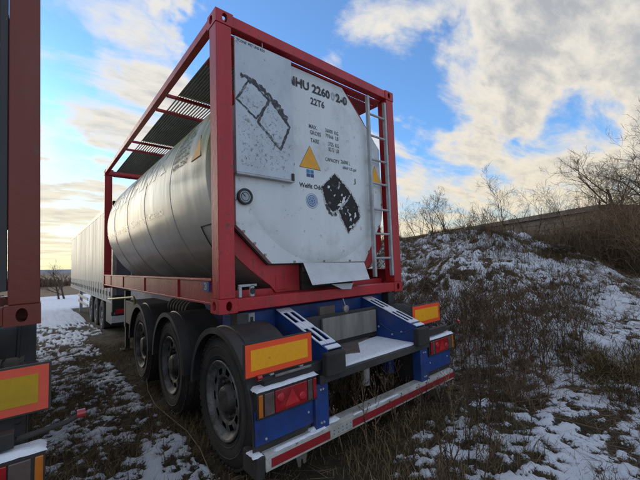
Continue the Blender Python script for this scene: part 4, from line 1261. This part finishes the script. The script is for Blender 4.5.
# ================================================================ CURTAIN-SIDED TRAILER AHEAD
def build_curtain_trailer():
    x0, x1, y0, y1 = 0.445, 2.995, 7.8, 21.4
    zt, zb, zr, G = 2.25, -0.30, -0.52, -1.52
    T = thing('curtain_trailer', 'long pale grey curtain sided trailer parked ahead of the tank container', 'trailer', (x0, y0, 0))
    def bx(name, m, a, b, c, d, e, f, bev=0.004, P=T):
        return box(name, m, P, a - x0, b - x0, c - y0, d - y0, e, f, bev)
    # curtain with soft vertical waves
    for (xx, s) in ((x0 + 0.012, -1), (x1 - 0.012, 1)):
        ys = np.linspace(y0 + 0.12, y1 - 0.1, 240); zs = np.linspace(zb, zt - 0.12, 14)
        YY, ZZ = np.meshgrid(ys, zs)
        k = (YY - y0) / 0.56
        wv = 0.010 * np.abs(np.sin(k * PI)) + 0.008 * (fbm(YY, ZZ, 1.5, 2, 8) - .5)
        XX = xx - x0 + s * wv
        n = len(ys); idx = np.arange(YY.size).reshape(YY.shape)
        F = np.stack([idx[:-1, :-1], idx[:-1, 1:], idx[1:, 1:], idx[1:, :-1]], -1).reshape(-1, 4)
        o = bulk('side_curtain', np.stack([XX.ravel(), YY.ravel() - y0, ZZ.ravel()], 1), F, CURT, T, smooth=True)
        xs = sorted((xx - 0.022 * 0 + s * 0.014, xx + s * 0.020))
        if s < 0:
            for i in range(24):
                y = y0 + 0.30 + i * 0.56
                if y > y1 - 0.1: break
                st = bx('strap', mat('strap_grey', (0.30, 0.32, 0.35), (0.25, 0.27, 0.3), 5, 0.6), xs[0] - 0.004, xs[1] - 0.004, y, y + 0.045, zr + 0.06, zb + 0.30, 0)
                bx('buckle', PLASTIC, xs[0] - 0.018, xs[1] - 0.008, y - 0.01, y + 0.055, zb - 0.03, zb + 0.09, 0.002, P=T)
    bx('top_rail', ALU, x0, x0 + 0.06, y0, y1, zt - 0.12, zt)
    bx('top_rail', ALU, x1 - 0.06, x1, y0, y1, zt - 0.12, zt)
    bx('roof', CURT, x0 + 0.06, x1 - 0.06, y0 + 0.02, y1 - 0.02, zt - 0.03, zt - 0.005)
    bx('side_rail', CURT, x0 + 0.002, x0 + 0.05, y0, y1, zr, zb + 0.02)
    bx('side_rail', CURT, x1 - 0.05, x1 - 0.002, y0, y1, zr, zb + 0.02)
    bx('floor', BLACK, x0 + 0.05, x1 - 0.05, y0 + 0.02, y1 - 0.02, zr + 0.02, zr + 0.14)
    for (a, b) in ((x0, x0 + 0.10), (x1 - 0.10, x1)):
        bx('corner_post', ALU, a, b, y0, y0 + 0.11, zb, zt)
    for (a, b) in ((x0 + 0.10, (x0 + x1) / 2 - 0.004), ((x0 + x1) / 2 + 0.004, x1 - 0.10)):
        d = bx('rear_door', mat('grey_door', (0.10, 0.11, 0.12), (0.07, 0.075, 0.08), 3, 0.5), a, b, y0 + 0.02, y0 + 0.05, zb, zt - 0.02)
        for t in (0.3, 0.7):
            xm = a + (b - a) * t - x0
            MB().tube([(xm, 0.005, zb + 0.02), (xm, 0.005, zt - 0.06)], 0.015, 8).build('lock_rod', GALV, d)
    bx('front_wall', WHITE, x0 + 0.06, x1 - 0.06, y1 - 0.06, y1 - 0.01, zb, zt - 0.03)
    # rear crossbeam, lamps, plate, white under-run board
    bx('rear_beam', BLACK, x0, x1, y0 - 0.01, y0 + 0.12, zr - 0.22, zb)
    for a in (x0 + 0.06, x1 - 0.46):
        l = bx('tail_light', PLASTIC, a, a + 0.40, y0 - 0.05, y0 - 0.012, -0.80, -0.66)
        bx('lens', LREF, a + 0.02, a + 0.24, y0 - 0.058, y0 - 0.051, -0.785, -0.675, P=l)
        bx('lens', LORA, a + 0.26, a + 0.38, y0 - 0.058, y0 - 0.051, -0.785, -0.675, P=l)
    bx('underrun_board', WHITE, x0 - 0.02, x1, y0 - 0.03, y0 - 0.005, -1.02, -0.84)
    # wheels, flaps, legs, side guard
    for y in (9.9, 11.21, 12.52):
        for xx, mr in ((x0 + 0.03, False), (x1 - 0.03, True)):
            w = add_wheel(T, xx - x0, y - y0, G + 0.5, mr)
        bx('mud_flap', RUBBER, x0 + 0.03, x0 + 0.42, y - 0.58, y - 0.57, G + 0.20, zr + 0.0, 0.002)
    for y in (17.6,):
        for a in (x0 + 0.12, x1 - 0.24):
            bx('landing_leg', GALV, a, a + 0.12, y, y + 0.12, G - 0.12, zr)
    for z in (-0.80, -1.06):
        bx('side_guard_rail', ALU, x0 + 0.02, x0 + 0.045, 13.4, 17.2, z, z + 0.11)
    bx('pallet_box', PLASTIC, x0 + 0.05, x0 + 0.6, 8.25, 9.15, -1.12, zr)
    for a in (x0 + 0.75, x1 - 0.9):
        bx('main_beam', BLACK, a, a + 0.12, y0 + 0.12, y1 - 0.2, zr - 0.42, zr)
    return T


build_curtain_trailer()


# ================================================================ VEGETATION
R = np.random.RandomState(11)
CAMP = np.array([-1.1234, -2.572])


def frame_from(d):
    up = np.where(np.abs(d[:, 2:3]) < 0.9, np.array([[0, 0, 1.0]]), np.array([[1.0, 0, 0]]))
    a = np.cross(d, up); a /= np.linalg.norm(a, axis=1, keepdims=True) + 1e-9
    b = np.cross(a, d)
    return a, b


def sticks(P, Q, r0, r1, tint):
    """3-sided tapered sticks, vectorised; returns V, F(quads), tint"""
    d = Q - P; d /= np.linalg.norm(d, axis=1, keepdims=True) + 1e-9
    a, b = frame_from(d)
    n = len(P); V = np.zeros((n, 6, 3))
    for k in range(3):
        t = 2 * PI * k / 3
        o = a * math.cos(t) + b * math.sin(t)
        V[:, k] = P + o * np.reshape(r0, (-1, 1)); V[:, 3 + k] = Q + o * np.reshape(r1, (-1, 1))
    base = (np.arange(n) * 6)[:, None]
    F = np.concatenate([base + np.array([[0, 1, 4, 3]]), base + np.array([[1, 2, 5, 4]]), base + np.array([[2, 0, 3, 5]])], 0)
    return V.reshape(-1, 3), F, np.repeat(tint, 6)


def blades(x, y, z, L, w, lean, az, tint):
    """bent two-quad grass blades"""
    n = len(x)
    dirx, diry = np.cos(az), np.sin(az); px, py = -diry, dirx
    V = np.zeros((n, 6, 3))
    for i, (t, ww) in enumerate(((0, 1.0), (0.55, 0.7), (1.0, 0.12))):
        off = lean * L * t ** 1.6
        h = L * t * np.sqrt(np.clip(1 - (lean * t) ** 2 * 0.7, 0.05, 1))
        cx, cy, cz = x + dirx * off, y + diry * off, z + h
        V[:, 2 * i, 0] = cx + px * w * ww; V[:, 2 * i, 1] = cy + py * w * ww; V[:, 2 * i, 2] = cz
        V[:, 2 * i + 1, 0] = cx - px * w * ww; V[:, 2 * i + 1, 1] = cy - py * w * ww; V[:, 2 * i + 1, 2] = cz
    base = (np.arange(n) * 6)[:, None]
    F = np.concatenate([base + np.array([[0, 1, 3, 2]]), base + np.array([[2, 3, 5, 4]])], 0)
    return V.reshape(-1, 3), F, np.repeat(tint, 6)


def scatter(n, x0, x1, y0, y1, dens, seed):
    r = np.random.RandomState(seed)
    x = r.uniform(x0, x1, n); y = r.uniform(y0, y1, n)
    keep = r.rand(n) < dens(x, y)
    return x[keep], y[keep], r


def tuss(x, y): return sstep(0.42, 0.66, fbm(x, y, 1.6, 3, 41))


# grass: denser where there is no snow, in tussocks
parts = []
# beside and under the trailers
x, y, r = scatter(90000, -1.5, 3.6, -2.4, 6.5, lambda x, y: (1.02 - snow(x, y)) * (0.25 + 0.9 * tuss(x, y)), 1)
parts.append((x, y, 0.03 + 0.10 * r.rand(len(x)) * (0.5 + tuss(x, y)), 0.0022, r))
# slope and right foreground
x, y, r = scatter(120000, 1.6, 6.5, -3.4, 4.5, lambda x, y: (1.0 - snow(x, y)) * (0.12 + 1.0 * tuss(x, y)), 2)
parts.append((x, y, 0.04 + 0.15 * r.rand(len(x)) * (0.4 + tuss(x, y)), 0.0026, r))
# mound
x, y, r = scatter(110000, 4.0, 10.5, -4.0, 12, lambda x, y: (1.10 - snow(x, y)) * (0.25 + 0.9 * tuss(x, y)), 3)
parts.append((x, y, 0.05 + 0.18 * r.rand(len(x)), 0.0045, r))
VV = []; FF = []; TT = []; off = 0
for x, y, L, w, r in parts:
    z = height(x, y) - 0.01
    t = np.clip(0.30 + 0.5 * fbm(x, y, 0.8, 2, 61) + 0.45 * (r.rand(len(x)) - 0.5), 0, 1)
    v, f, tt = blades(x, y, z, L, np.full(len(x), w) * (0.6 + 0.8 * r.rand(len(x))), 0.35 + 0.65 * r.rand(len(x)), r.rand(len(x)) * 2 * PI, t)
    VV.append(v); FF.append(f + off); TT.append(tt); off += len(v)
o = bulk('grass', np.concatenate(VV), np.concatenate(FF), GRASS, attrs={'tint': np.concatenate(TT)})
tag(o, 'short dead grass in dark tussocks poking through the thin snow', 'grass', kind='stuff')

# brown tufts crowning the crest and its overhanging right end
x_, y_ = [], []
r = np.random.RandomState(55)
for bx_, by_, sd_ in ((8.0, -0.55, .28), (8.2, -0.2, .30), (8.0, 0.9, .4), (8.2, 2.2, .5), (7.8, 3.6, .7), (8.3, 4.6, .8), (4.4, -1.2, .16), (5.3, -1.1, .20), (3.9, -1.7, .16), (3.4, -1.9, .12), (6.4, -0.9, .2), (4.7, -1.9, .14)):
    k_ = int(1500 * (sd_ / .3) ** 1.5) if sd_ < .3 else 2400; x_.append(r.normal(bx_, sd_ * 1.3, k_)); y_.append(r.normal(by_, sd_, k_))
x_ = np.concatenate(x_); y_ = np.concatenate(y_); n = len(x_)
v, f, tt = blades(x_, y_, height(x_, y_) - 0.01, 0.08 + 0.17 * r.rand(n), 0.0035 * (0.6 + 0.8 * r.rand(n)), 0.5 + 0.5 * r.rand(n), r.normal(3.4, 1.0, n), np.clip(0.5 + 0.25 * r.randn(n), 0.1, 0.85))
o = bulk('dry_tufts', v, f, GRASS, attrs={'tint': tt})
tag(o, 'drooping golden brown grass tufts on the crest and right slope', 'grass', kind='stuff')

# fallen stalks and straw lying over the snow of the mound
xa, ya, _ = scatter(26000, -1.6, 2.9, -2.5, 8, lambda x, y: 0.15 + 0.85 * sstep(0.35, 0.6, fbm(x, y, 1.5, 2, 79)), 14)
x, y, r = scatter(125000, 2.6, 10.3, -4.0, 11, lambda x, y: 0.25 + 0.75 * sstep(0.35, 0.65, fbm(x, y, 0.8, 2, 77)), 4)
near_ = np.concatenate([np.ones(len(xa)), np.zeros(len(x))]); x = np.concatenate([xa, x]); y = np.concatenate([ya, y])
n = len(x); L = (0.10 + 0.42 * r.rand(n) ** 1.6) * (1 - 0.5 * near_); az = r.normal(0.3, 1.2, n)
x2 = x + np.cos(az) * L; y2 = y + np.sin(az) * L
z1 = height(x, y) + 0.012; z2 = height(x2, y2) + 0.02 + 0.12 * r.rand(n) ** 2 * (1 - 0.6 * near_)
V, F, Tt = sticks(np.stack([x, y, z1], 1), np.stack([x2, y2, z2], 1), (0.0022 + 0.002 * r.rand(n)) * (1 - 0.4 * near_), np.full(n, 0.0008), r.rand(n) * 0.9)
o = bulk('fallen_stalks', V, F, STALK, attrs={'tint': Tt})
tag(o, 'fallen brown stalks and straw scattered over the snowy mound', 'dead stalks', kind='stuff')


def weed_proto(r, H, nb, tone, droop=0.0):
    """one upright dead weed: stem and ascending side twigs with seed heads"""
    P, Q, r0, r1 = [], [], [], []
    lean = r.normal(0, 0.16, 2)
    p = np.zeros(3); k = 6; pts = [p]
    for i in range(k):
        d = np.array([lean[0] * (i + 1) / k * 1.6 + r.normal(0, .05), lean[1] * (i + 1) / k * 1.6 + r.normal(0, .05), 1.0]); d /= np.linalg.norm(d)
        pts.append(pts[-1] + d * H / k)
    for i in range(k):
        P.append(pts[i]); Q.append(pts[i + 1]); r0.append(0.0042 * (1 - i / k * .75)); r1.append(0.0042 * (1 - (i + 1) / k * .75))
    for b in range(nb):
        t = 0.25 + 0.7 * r.rand(); i = int(t * k); s = pts[i] + (pts[min(i + 1, k)] - pts[i]) * (t * k - i)
        az = r.rand() * 2 * PI; el = r.uniform(0.6, 1.2); l = H * r.uniform(.15, .42) * (1.1 - t * .6)
        d = np.array([math.cos(az) * math.cos(el), math.sin(az) * math.cos(el), math.sin(el) - droop])
        m = s + d * l * .55; e = m + (d + np.array([0, 0, 0.35])) * l * .4
        P += [s, m]; Q += [m, e]; r0 += [0.0024, 0.0017]; r1 += [0.0017, 0.0009]
        for q in range(2):
            dd = d + r.normal(0, .45, 3); dd /= np.linalg.norm(dd)
            P.append(m); Q.append(m + dd * l * .35); r0.append(.0014); r1.append(.0008)
        P.append(e); Q.append(e + np.array([0, 0, 0.02])); r0.append(.0045); r1.append(.0025)
    n = len(P)
    return np.array(P), np.array(Q), np.array(r0), np.array(r1), np.clip(tone + r.normal(0, .1, n), 0, 1)


protos = [weed_proto(np.random.RandomState(100 + i), 1.0, 10 + i % 5, (0.12, 0.3, 0.5, 0.2)[i % 4]) for i in range(10)]


def plant_mesh(places, seed):
    r = np.random.RandomState(seed); out = ([], [], []); off = 0
    for (x, y, h) in places:
        p = protos[r.randint(len(protos))]; a = r.rand() * 2 * PI; c, s = math.cos(a), math.sin(a)
        Rm = np.array([[c, -s, 0], [s, c, 0], [0, 0, 1]]).T
        o = np.array([x, y, float(height(x, y)) - 0.02]); k = r.uniform(1.0, 1.7)
        v, f, t = sticks(p[0] @ Rm * h + o, p[1] @ Rm * h + o, p[2] * k, p[3] * k, np.clip(p[4] + r.normal(0, .12), 0, 1))
        out[0].append(v); out[1].append(f + off); out[2].append(t); off += len(v)
    return np.concatenate(out[0]), np.concatenate(out[1]), np.concatenate(out[2])


pl = []
r = np.random.RandomState(31)
for _ in range(5000):
    x = r.uniform(2.75, 10.0); y = r.uniform(-3.2, 9)
    d = sstep(0.44, 0.62, float(fbm(x, y, 0.55, 2, 91))) * (0.15 if (x > 4.4 and y < -0.9) else 1.0)
    if r.rand() < d * 0.24 * (1.6 if y > 1.0 else 1.0): pl.append((x, y, r.uniform(0.22, 0.75)))
# the tall thicket of weeds right behind the trailer's tail, and stalks under it
for _ in range(170):
    t = r.rand(); x = 3.0 + 1.7 * r.rand(); y = -1.3 + 3.0 * r.rand()
    pl.append((x, y, r.uniform(0.5, 1.05)))
for _ in range(45):
    pl.append((r.uniform(2.9, 4.3), r.uniform(-1.5, 1.2), r.uniform(0.9, 1.3)))
for _ in range(150):
    pl.append((r.uniform(0.6, 2.5), r.uniform(-0.5, 1.0), r.uniform(0.3, 0.62)))
for _ in range(60):
    pl.append((r.uniform(0.9, 3.3), r.uniform(-1.5, -0.4), r.uniform(0.25, 0.6)))
V, F, Tt = plant_mesh(pl, 5)
o = bulk('dead_weeds', V, F, STALK, attrs={'tint': Tt})
tag(o, 'tall brown dead weeds with seed heads standing on the snowy slope', 'weeds', kind='stuff')

# long pale stem lying beside the wheels
pts = [(0.09, 2.55), (0.05, 2.2), (-0.02, 1.6), (0.0, 1.1), (0.03, 0.7), (0.0, 0.3), (-0.04, 0.0), (-0.12, -0.25)]
mb = MB().tube([(x - 0.05, y, float(height(x - 0.05, y)) + 0.03 + (0.25 if i == 0 else 0.02 * (i % 2))) for i, (x, y) in enumerate(pts)], 0.004, 6)
o = mb.build('dry_stalk', mat('pale_straw', (0.30, 0.24, 0.15), (0.22, 0.17, 0.10), 9, 0.8), smooth=True)
tag(o, 'long pale dry stem lying on the ground beside the trailer wheels', 'stem')


# ---------------------------------------------------------------- trees
def make_tree(name, x, y, H, seed, label, cat, group, trunk_r=0.06, spread=0.55, levels=4, nb=6, zoff=None, trunks=1, first=0.3):
    r = np.random.RandomState(seed)
    z = float(height(x, y)) - 0.05 if zoff is None else zoff
    T = thing(name, label, cat, (x, y, z), group)
    tr = MB(); P, Q, R0, R1 = [], [], [], []

    def grow(p, d, L, rad, lev):
        k = 4 if lev < 2 else 3
        pts = [p]
        for i in range(k):
            d = d + r.normal(0, 0.10 + 0.03 * lev, 3); d[2] += 0.05; d /= np.linalg.norm(d)
            pts.append(pts[-1] + d * L / k)
        rs = [rad * (1 - 0.62 * i / k) for i in range(k + 1)]
        if lev == 0: tr.tube([tuple(q) for q in pts], rs, 7)
        else:
            for i in range(k): P.append(pts[i]); Q.append(pts[i + 1]); R0.append(rs[i]); R1.append(rs[i + 1])
        if lev >= levels: return
        n = nb if lev == 0 else max(3, nb - 1 - lev // 2)
        for j in range(n):
            t = first + (1 - first) * (j + r.rand() * .8) / n if lev == 0 else 0.25 + 0.75 * (j + r.rand()) / n
            t = min(t, 0.99); i = int(t * k); s = pts[i] + (pts[i + 1] - pts[i]) * (t * k - i)
            a = r.rand() * 2 * PI; dd = (pts[i + 1] - pts[i]); dd /= np.linalg.norm(dd)
            u = np.cross(dd, [0.3, 0.2, 1.0]); u /= np.linalg.norm(u); v = np.cross(dd, u)
            ang = r.uniform(0.45, 0.9) * (spread / 0.55)
            nd = dd * math.cos(ang) + (u * math.cos(a) + v * math.sin(a)) * math.sin(ang)
            grow(s, nd, L * r.uniform(0.45, 0.68) * (1.15 - 0.35 * t), rs[i] * 0.55, lev + 1)
    for q in range(trunks):
        d0 = np.array([r.normal(0, .05 + .16 * (trunks > 1)), r.normal(0, .05 + .16 * (trunks > 1)), 1.0])
        grow(np.array([r.normal(0, .08 * (trunks > 1)), r.normal(0, .08 * (trunks > 1)), 0]), d0 / np.linalg.norm(d0), H * (0.62 if trunks == 1 else r.uniform(.45, .62)), trunk_r, 0)
    tr.build('trunk', BARK, T, smooth=True)
    rmin = 0.0022
    V, F, Tt = sticks(np.array(P), np.array(Q), np.maximum(R0, rmin), np.maximum(np.array(R1) * 0.9, rmin * 0.7), r.rand(len(P)) * .4)
    bulk('crown', V, F, STALK, T, attrs={'tint': Tt})
    return T


def dirpos(u, dist):
    """place on the bearing of a landmark: angle in degrees clockwise from +Y as seen from where the photographer stood"""
    a = math.radians(u); return (CAMP[0] + math.sin(a) * dist, CAMP[1] + math.cos(a) * dist)


#TREES
tree_specs = [
    # bearing, distance, height, trunk radius, levels, branches, trunks, label
    (85.2, 13.2, 5.6, 0.085, 5, 6, 2, 'big bare tree with dense twigs at the right edge behind the hedge'),
    (80.5, 14.5, 4.3, 0.045, 5, 6, 2, 'bare spreading tree over the end of the shed roof'),
    (88.5, 12.0, 5.0, 0.07, 5, 6, 2, 'bare tree at the far right partly outside the frame'),
    (76.5, 14.0, 3.1, 0.028, 4, 6, 2, 'thin bare tree in front of the middle of the long shed'),
    (73.2, 13.0, 2.6, 0.022, 4, 5, 2, 'thin forked sapling to the right of the tall pale stemmed sapling'),
    (69.2, 13.5, 3.1, 0.024, 4, 6, 1, 'straight slender sapling standing alone on the mound skyline'),
    (64.5, 13.0, 1.9, 0.016, 4, 5, 2, 'low twiggy sapling above the crest between the ladder and the lone sapling'),
    (61.8, 12.5, 2.1, 0.015, 4, 5, 3, 'multi stemmed sapling on the crest right of the container post'),
    (59.4, 12.0, 2.0, 0.015, 4, 5, 3, 'bushy sapling on the crest close beside the container post'),
    (57.2, 13.0, 2.1, 0.015, 4, 5, 2, 'leaning sapling nearest to the red container post'),
]
for i, (b, d, H, tr_, lv, nb, tk, lab) in enumerate(tree_specs):
    x, y = dirpos(b, d)
    make_tree('bare_tree' if H > 3.4 else 'sapling', x, y, H, 200 + i, lab, 'tree' if H > 3.4 else 'sapling', 'bare trees behind the mound', tr_, 0.5, lv, nb, None, tk, 0.2)
x, y = 1.35 - 1.12 - 0.2, 36.0
make_tree('bare_tree', 0.9, 37.0, 4.6, 330, 'small dark bare tree beside the far end of the curtain trailer', 'tree', None, 0.09, 0.5, 4, 6, None, 2, 0.15)


# twiggy hedge bushes at right, below the trees
def make_bush(x, y, H, W, seed, label, n=260):
    r = np.random.RandomState(seed); z = float(height(x, y)) - 0.05
    T = thing('bush', label, 'bush', (x, y, z), 'brown bushes at the foot of the shed')
    P, Q, R0, R1 = [], [], [], []
    for k in range(n):
        a = r.rand() * 2 * PI; q = W * 0.5 * math.sqrt(r.rand())
        p = np.array([q * math.cos(a), q * math.sin(a), float(height(x + q * math.cos(a), y + q * math.sin(a))) - z - .03])
        hh = H * r.uniform(.55, 1.0) * (1 - 0.35 * (q / (W * .5)) ** 2)
        d = np.array([r.normal(0, .22), r.normal(0, .22), 1.0]); pts = [p]
        for i in range(4):
            d = d + r.normal(0, .14, 3); d /= np.linalg.norm(d); pts.append(pts[-1] + d * hh / 4)
        for i in range(4):
            P.append(pts[i]); Q.append(pts[i + 1]); R0.append(.007 * (1 - i * .22)); R1.append(.007 * (1 - (i + 1) * .22))
            for j in range(3):
                dd = d + r.normal(0, .6, 3); dd /= np.linalg.norm(dd)
                s = pts[i] + (pts[i + 1] - pts[i]) * r.rand()
                e = s + dd * hh * r.uniform(.1, .26)
                P.append(s); Q.append(e); R0.append(.0035); R1.append(.002)
                e2 = e + (dd + r.normal(0, .5, 3)) * hh * .1
                P.append(e); Q.append(e2); R0.append(.0025); R1.append(.0015)
    V, F, Tt = sticks(np.array(P), np.array(Q), np.array(R0), np.array(R1), np.clip(r.normal(.45, .2, len(P)), 0, 1))
    o = bulk('twigs', V, F, STALK, T, attrs={'tint': Tt})
    mb = MB()
    for k in range(5):
        a = r.rand() * 6.28; mb.tube([(0, 0, 0), (0.12 * math.cos(a), .12 * math.sin(a), H * .4), (0.3 * math.cos(a), .3 * math.sin(a), H * .7)], [.02, .014, .007], 6)
    mb.build('stem', BARK, T)
    return T


bush_specs = [
    (87.5, 10.6, 2.35, 2.2, 'tallest brown bush at the right edge under the big bare tree'),
    (83.6, 11.2, 2.0, 2.2, 'broad brown bush below the step in the shed roof'),
    (80.3, 11.8, 1.3, 2.0, 'brown bush in front of the near end of the long shed'),
    (77.2, 12.3, 0.85, 2.2, 'low rusty bush left of the broad hedge bushes'),
    (90.8, 10.0, 2.3, 2.4, 'brown bush running out of the frame at the right'),
    (74.3, 12.6, 0.6, 1.6, 'small reddish bush on the back of the mound below the shed wall'),
    (85.8, 12.6, 2.6, 2.6, 'brown bush standing behind the tallest hedge bush'),
]
for i, (b, d, H, W_, lab) in enumerate(bush_specs):
    x, y = dirpos(b, d); make_bush(x, y, H, W_, 400 + i, lab, 420 if H > 1.9 else 260)

# rough clods on the crest
def make_clod(x, y, sx, sy, sz, seed, label):
    bm = bmesh.new(); bmesh.ops.create_icosphere(bm, subdivisions=4, radius=1)
    for v in bm.verts:
        n_ = float(fbm(v.co.x * 2 + v.co.z, v.co.y * 2 - v.co.z, 1.3, 4, seed)) + 0.6 * float(fbm(v.co.x * 7 + v.co.z * 5, v.co.y * 7, 1.3, 3, seed + 2)) - 0.3
        v.co *= 0.45 + 0.95 * n_
        v.co.x *= sx; v.co.y *= sy; v.co.z *= sz
    me = bpy.data.meshes.new('earth_clod'); bm.to_mesh(me); bm.free()
    z = float(height(x, y))
    o = link('earth_clod', me, mat('bare_earth', (0.05, 0.038, 0.026), (0.095, 0.07, 0.045), 5, 0.95, bump=1.0, bscale=25), None, True)
    o.location = (x, y, z + sz * 0.1)
    tag(o, label, 'earth clod', 'dark earth clods on the mound crest')


for i, (b, d, sx, sy, sz, lab) in enumerate((
    (76.2, 9.6, .20, .26, .13, 'large dark earth clod on the crest in front of the shed'),
    (78.6, 9.4, .20, .22, .10, 'dark earth clod at the right end of the crest beside the hedge'),
    (66.6, 10.0, .12, .12, .20, 'small upright brown clump on top of the mound'),
    (58.0, 7.4, .22, .20, .16, 'dark clod low on the slope near the container post'),
    (63.2, 7.6, .18, .18, .14, 'brown clod in the middle of the snowy slope'))):
    x, y = dirpos(b, d); make_clod(x, y, sx, sy, sz, 50 + i, lab)


# ================================================================ SHED BEHIND THE MOUND
def build_shed():
    # long low building, near gable end at A running back to B
    A = Vector((20.4, 0.9)); B = Vector((30.2, 19.5))
    d = (B - A); L = d.length; ang = math.atan2(d.y, d.x)
    T = thing('long_shed', 'long low weathered shed with dark flat roof behind the mound', 'shed', (A.x, A.y, -1.0))
    T.rotation_euler = (0, 0, ang)
    zt = 3.78
    # wall facing the camera is local +y side (left when looking from A to B)
    D = 6.0
    nb_ = 10
    for k in range(nb_):
        z0 = 0.1 + (zt - 0.35) * k / nb_; z1 = 0.1 + (zt - 0.35) * (k + 1) / nb_
        p = 0.0 if k % 2 else 0.015
        MB().box(0.0, L, -0.06 - 0.02 + p, 0.0 + p, z0 + 0.012, z1 - 0.012).build('wall_board', SHEDW, T, bevel=0)
    MB().box(-0.02, L, -0.10, -0.085, 0, zt - 0.22).build('wall_core', SHEDR, T)
    MB().box(-0.03, 0.05, -D, -0.10, 0, zt - 0.22).build('end_wall', SHEDW, T)
    MB().box(-0.35, L + 0.3, -D, 0.35, zt - 0.20, zt - 0.02).build('roof', SHEDR, T)
    MB().box(-0.35, L + 0.3, 0.352, 0.39, zt - 0.26, zt + 0.0).build('roof_edge', mat('fascia', (0.13, 0.10, 0.085), (0.09, 0.07, 0.06), 2, 0.8), T)
    MB().box(0.3, L, 0.02, 1.1, 2.42, 2.50).build('lean_to_roof', SHEDR, T)
    return T


build_shed()


def build_wall():
    T = thing('low_outbuilding', 'lower dark roofed outbuilding at the right beyond the shed end', 'outbuilding', (19.6, 0.3, -1.15))
    T.rotation_euler = (0, 0, math.radians(-78))
    for k in range(8):
        MB().box(0, 16, -0.04 + (0.012 if k % 2 else 0), 0.02 + (0.012 if k % 2 else 0), 0.05 + k * 0.36, 0.39 + k * 0.36).build('wall_board', SHEDW, T)
    MB().box(-0.2, 16.2, -0.30, 4.0, 2.94, 3.10).build('roof', SHEDR, T)
    MB().box(0, 16, 0.06, 4, 0, 2.9).build('wall_core', SHEDR, T)
    return T


build_wall()

# ================================================================ FAR FIELD EDGE
r = np.random.RandomState(77)
n = 5200
x = r.uniform(-30, 60, n); y = 82 + r.uniform(-3, 8, n) + 3 * fbm(x, x * 0, .2, 2, 3)
hh = (0.6 + 6.5 * fbm(x, y * 0, 0.22, 4, 14) ** 2.6) * r.uniform(.35, 1.1, n)
z = height(x, y)
az = r.normal(0, .22, (n, 2))
P = np.stack([x, y, z], 1); Q = P + np.stack([az[:, 0] * hh, az[:, 1] * hh, hh], 1)
V1, F1, T1 = sticks(P, Q, 0.07 + 0.05 * r.rand(n), np.full(n, 0.03), np.clip(r.normal(.25, .2, n), 0, 1))
m_ = 16000
i = r.randint(0, n, m_); t = r.uniform(.15, 1, m_)[:, None]
P2 = P[i] + (Q[i] - P[i]) * t; Q2 = P2 + np.concatenate([r.normal(0, .5, (m_, 2)), r.uniform(0.1, .7, (m_, 1))], 1) * hh[i][:, None] * .30
V2, F2, T2 = sticks(P2, Q2, np.full(m_, .04), np.full(m_, .015), np.clip(r.normal(.3, .2, m_), 0, 1))
o = bulk('far_thicket', np.concatenate([V1, V2]), np.concatenate([F1, F2 + len(V1)]), STALK, attrs={'tint': np.concatenate([T1, T2])})
tag(o, 'far line of bare brown trees and scrub beyond the snowy field', 'thicket', kind='stuff')
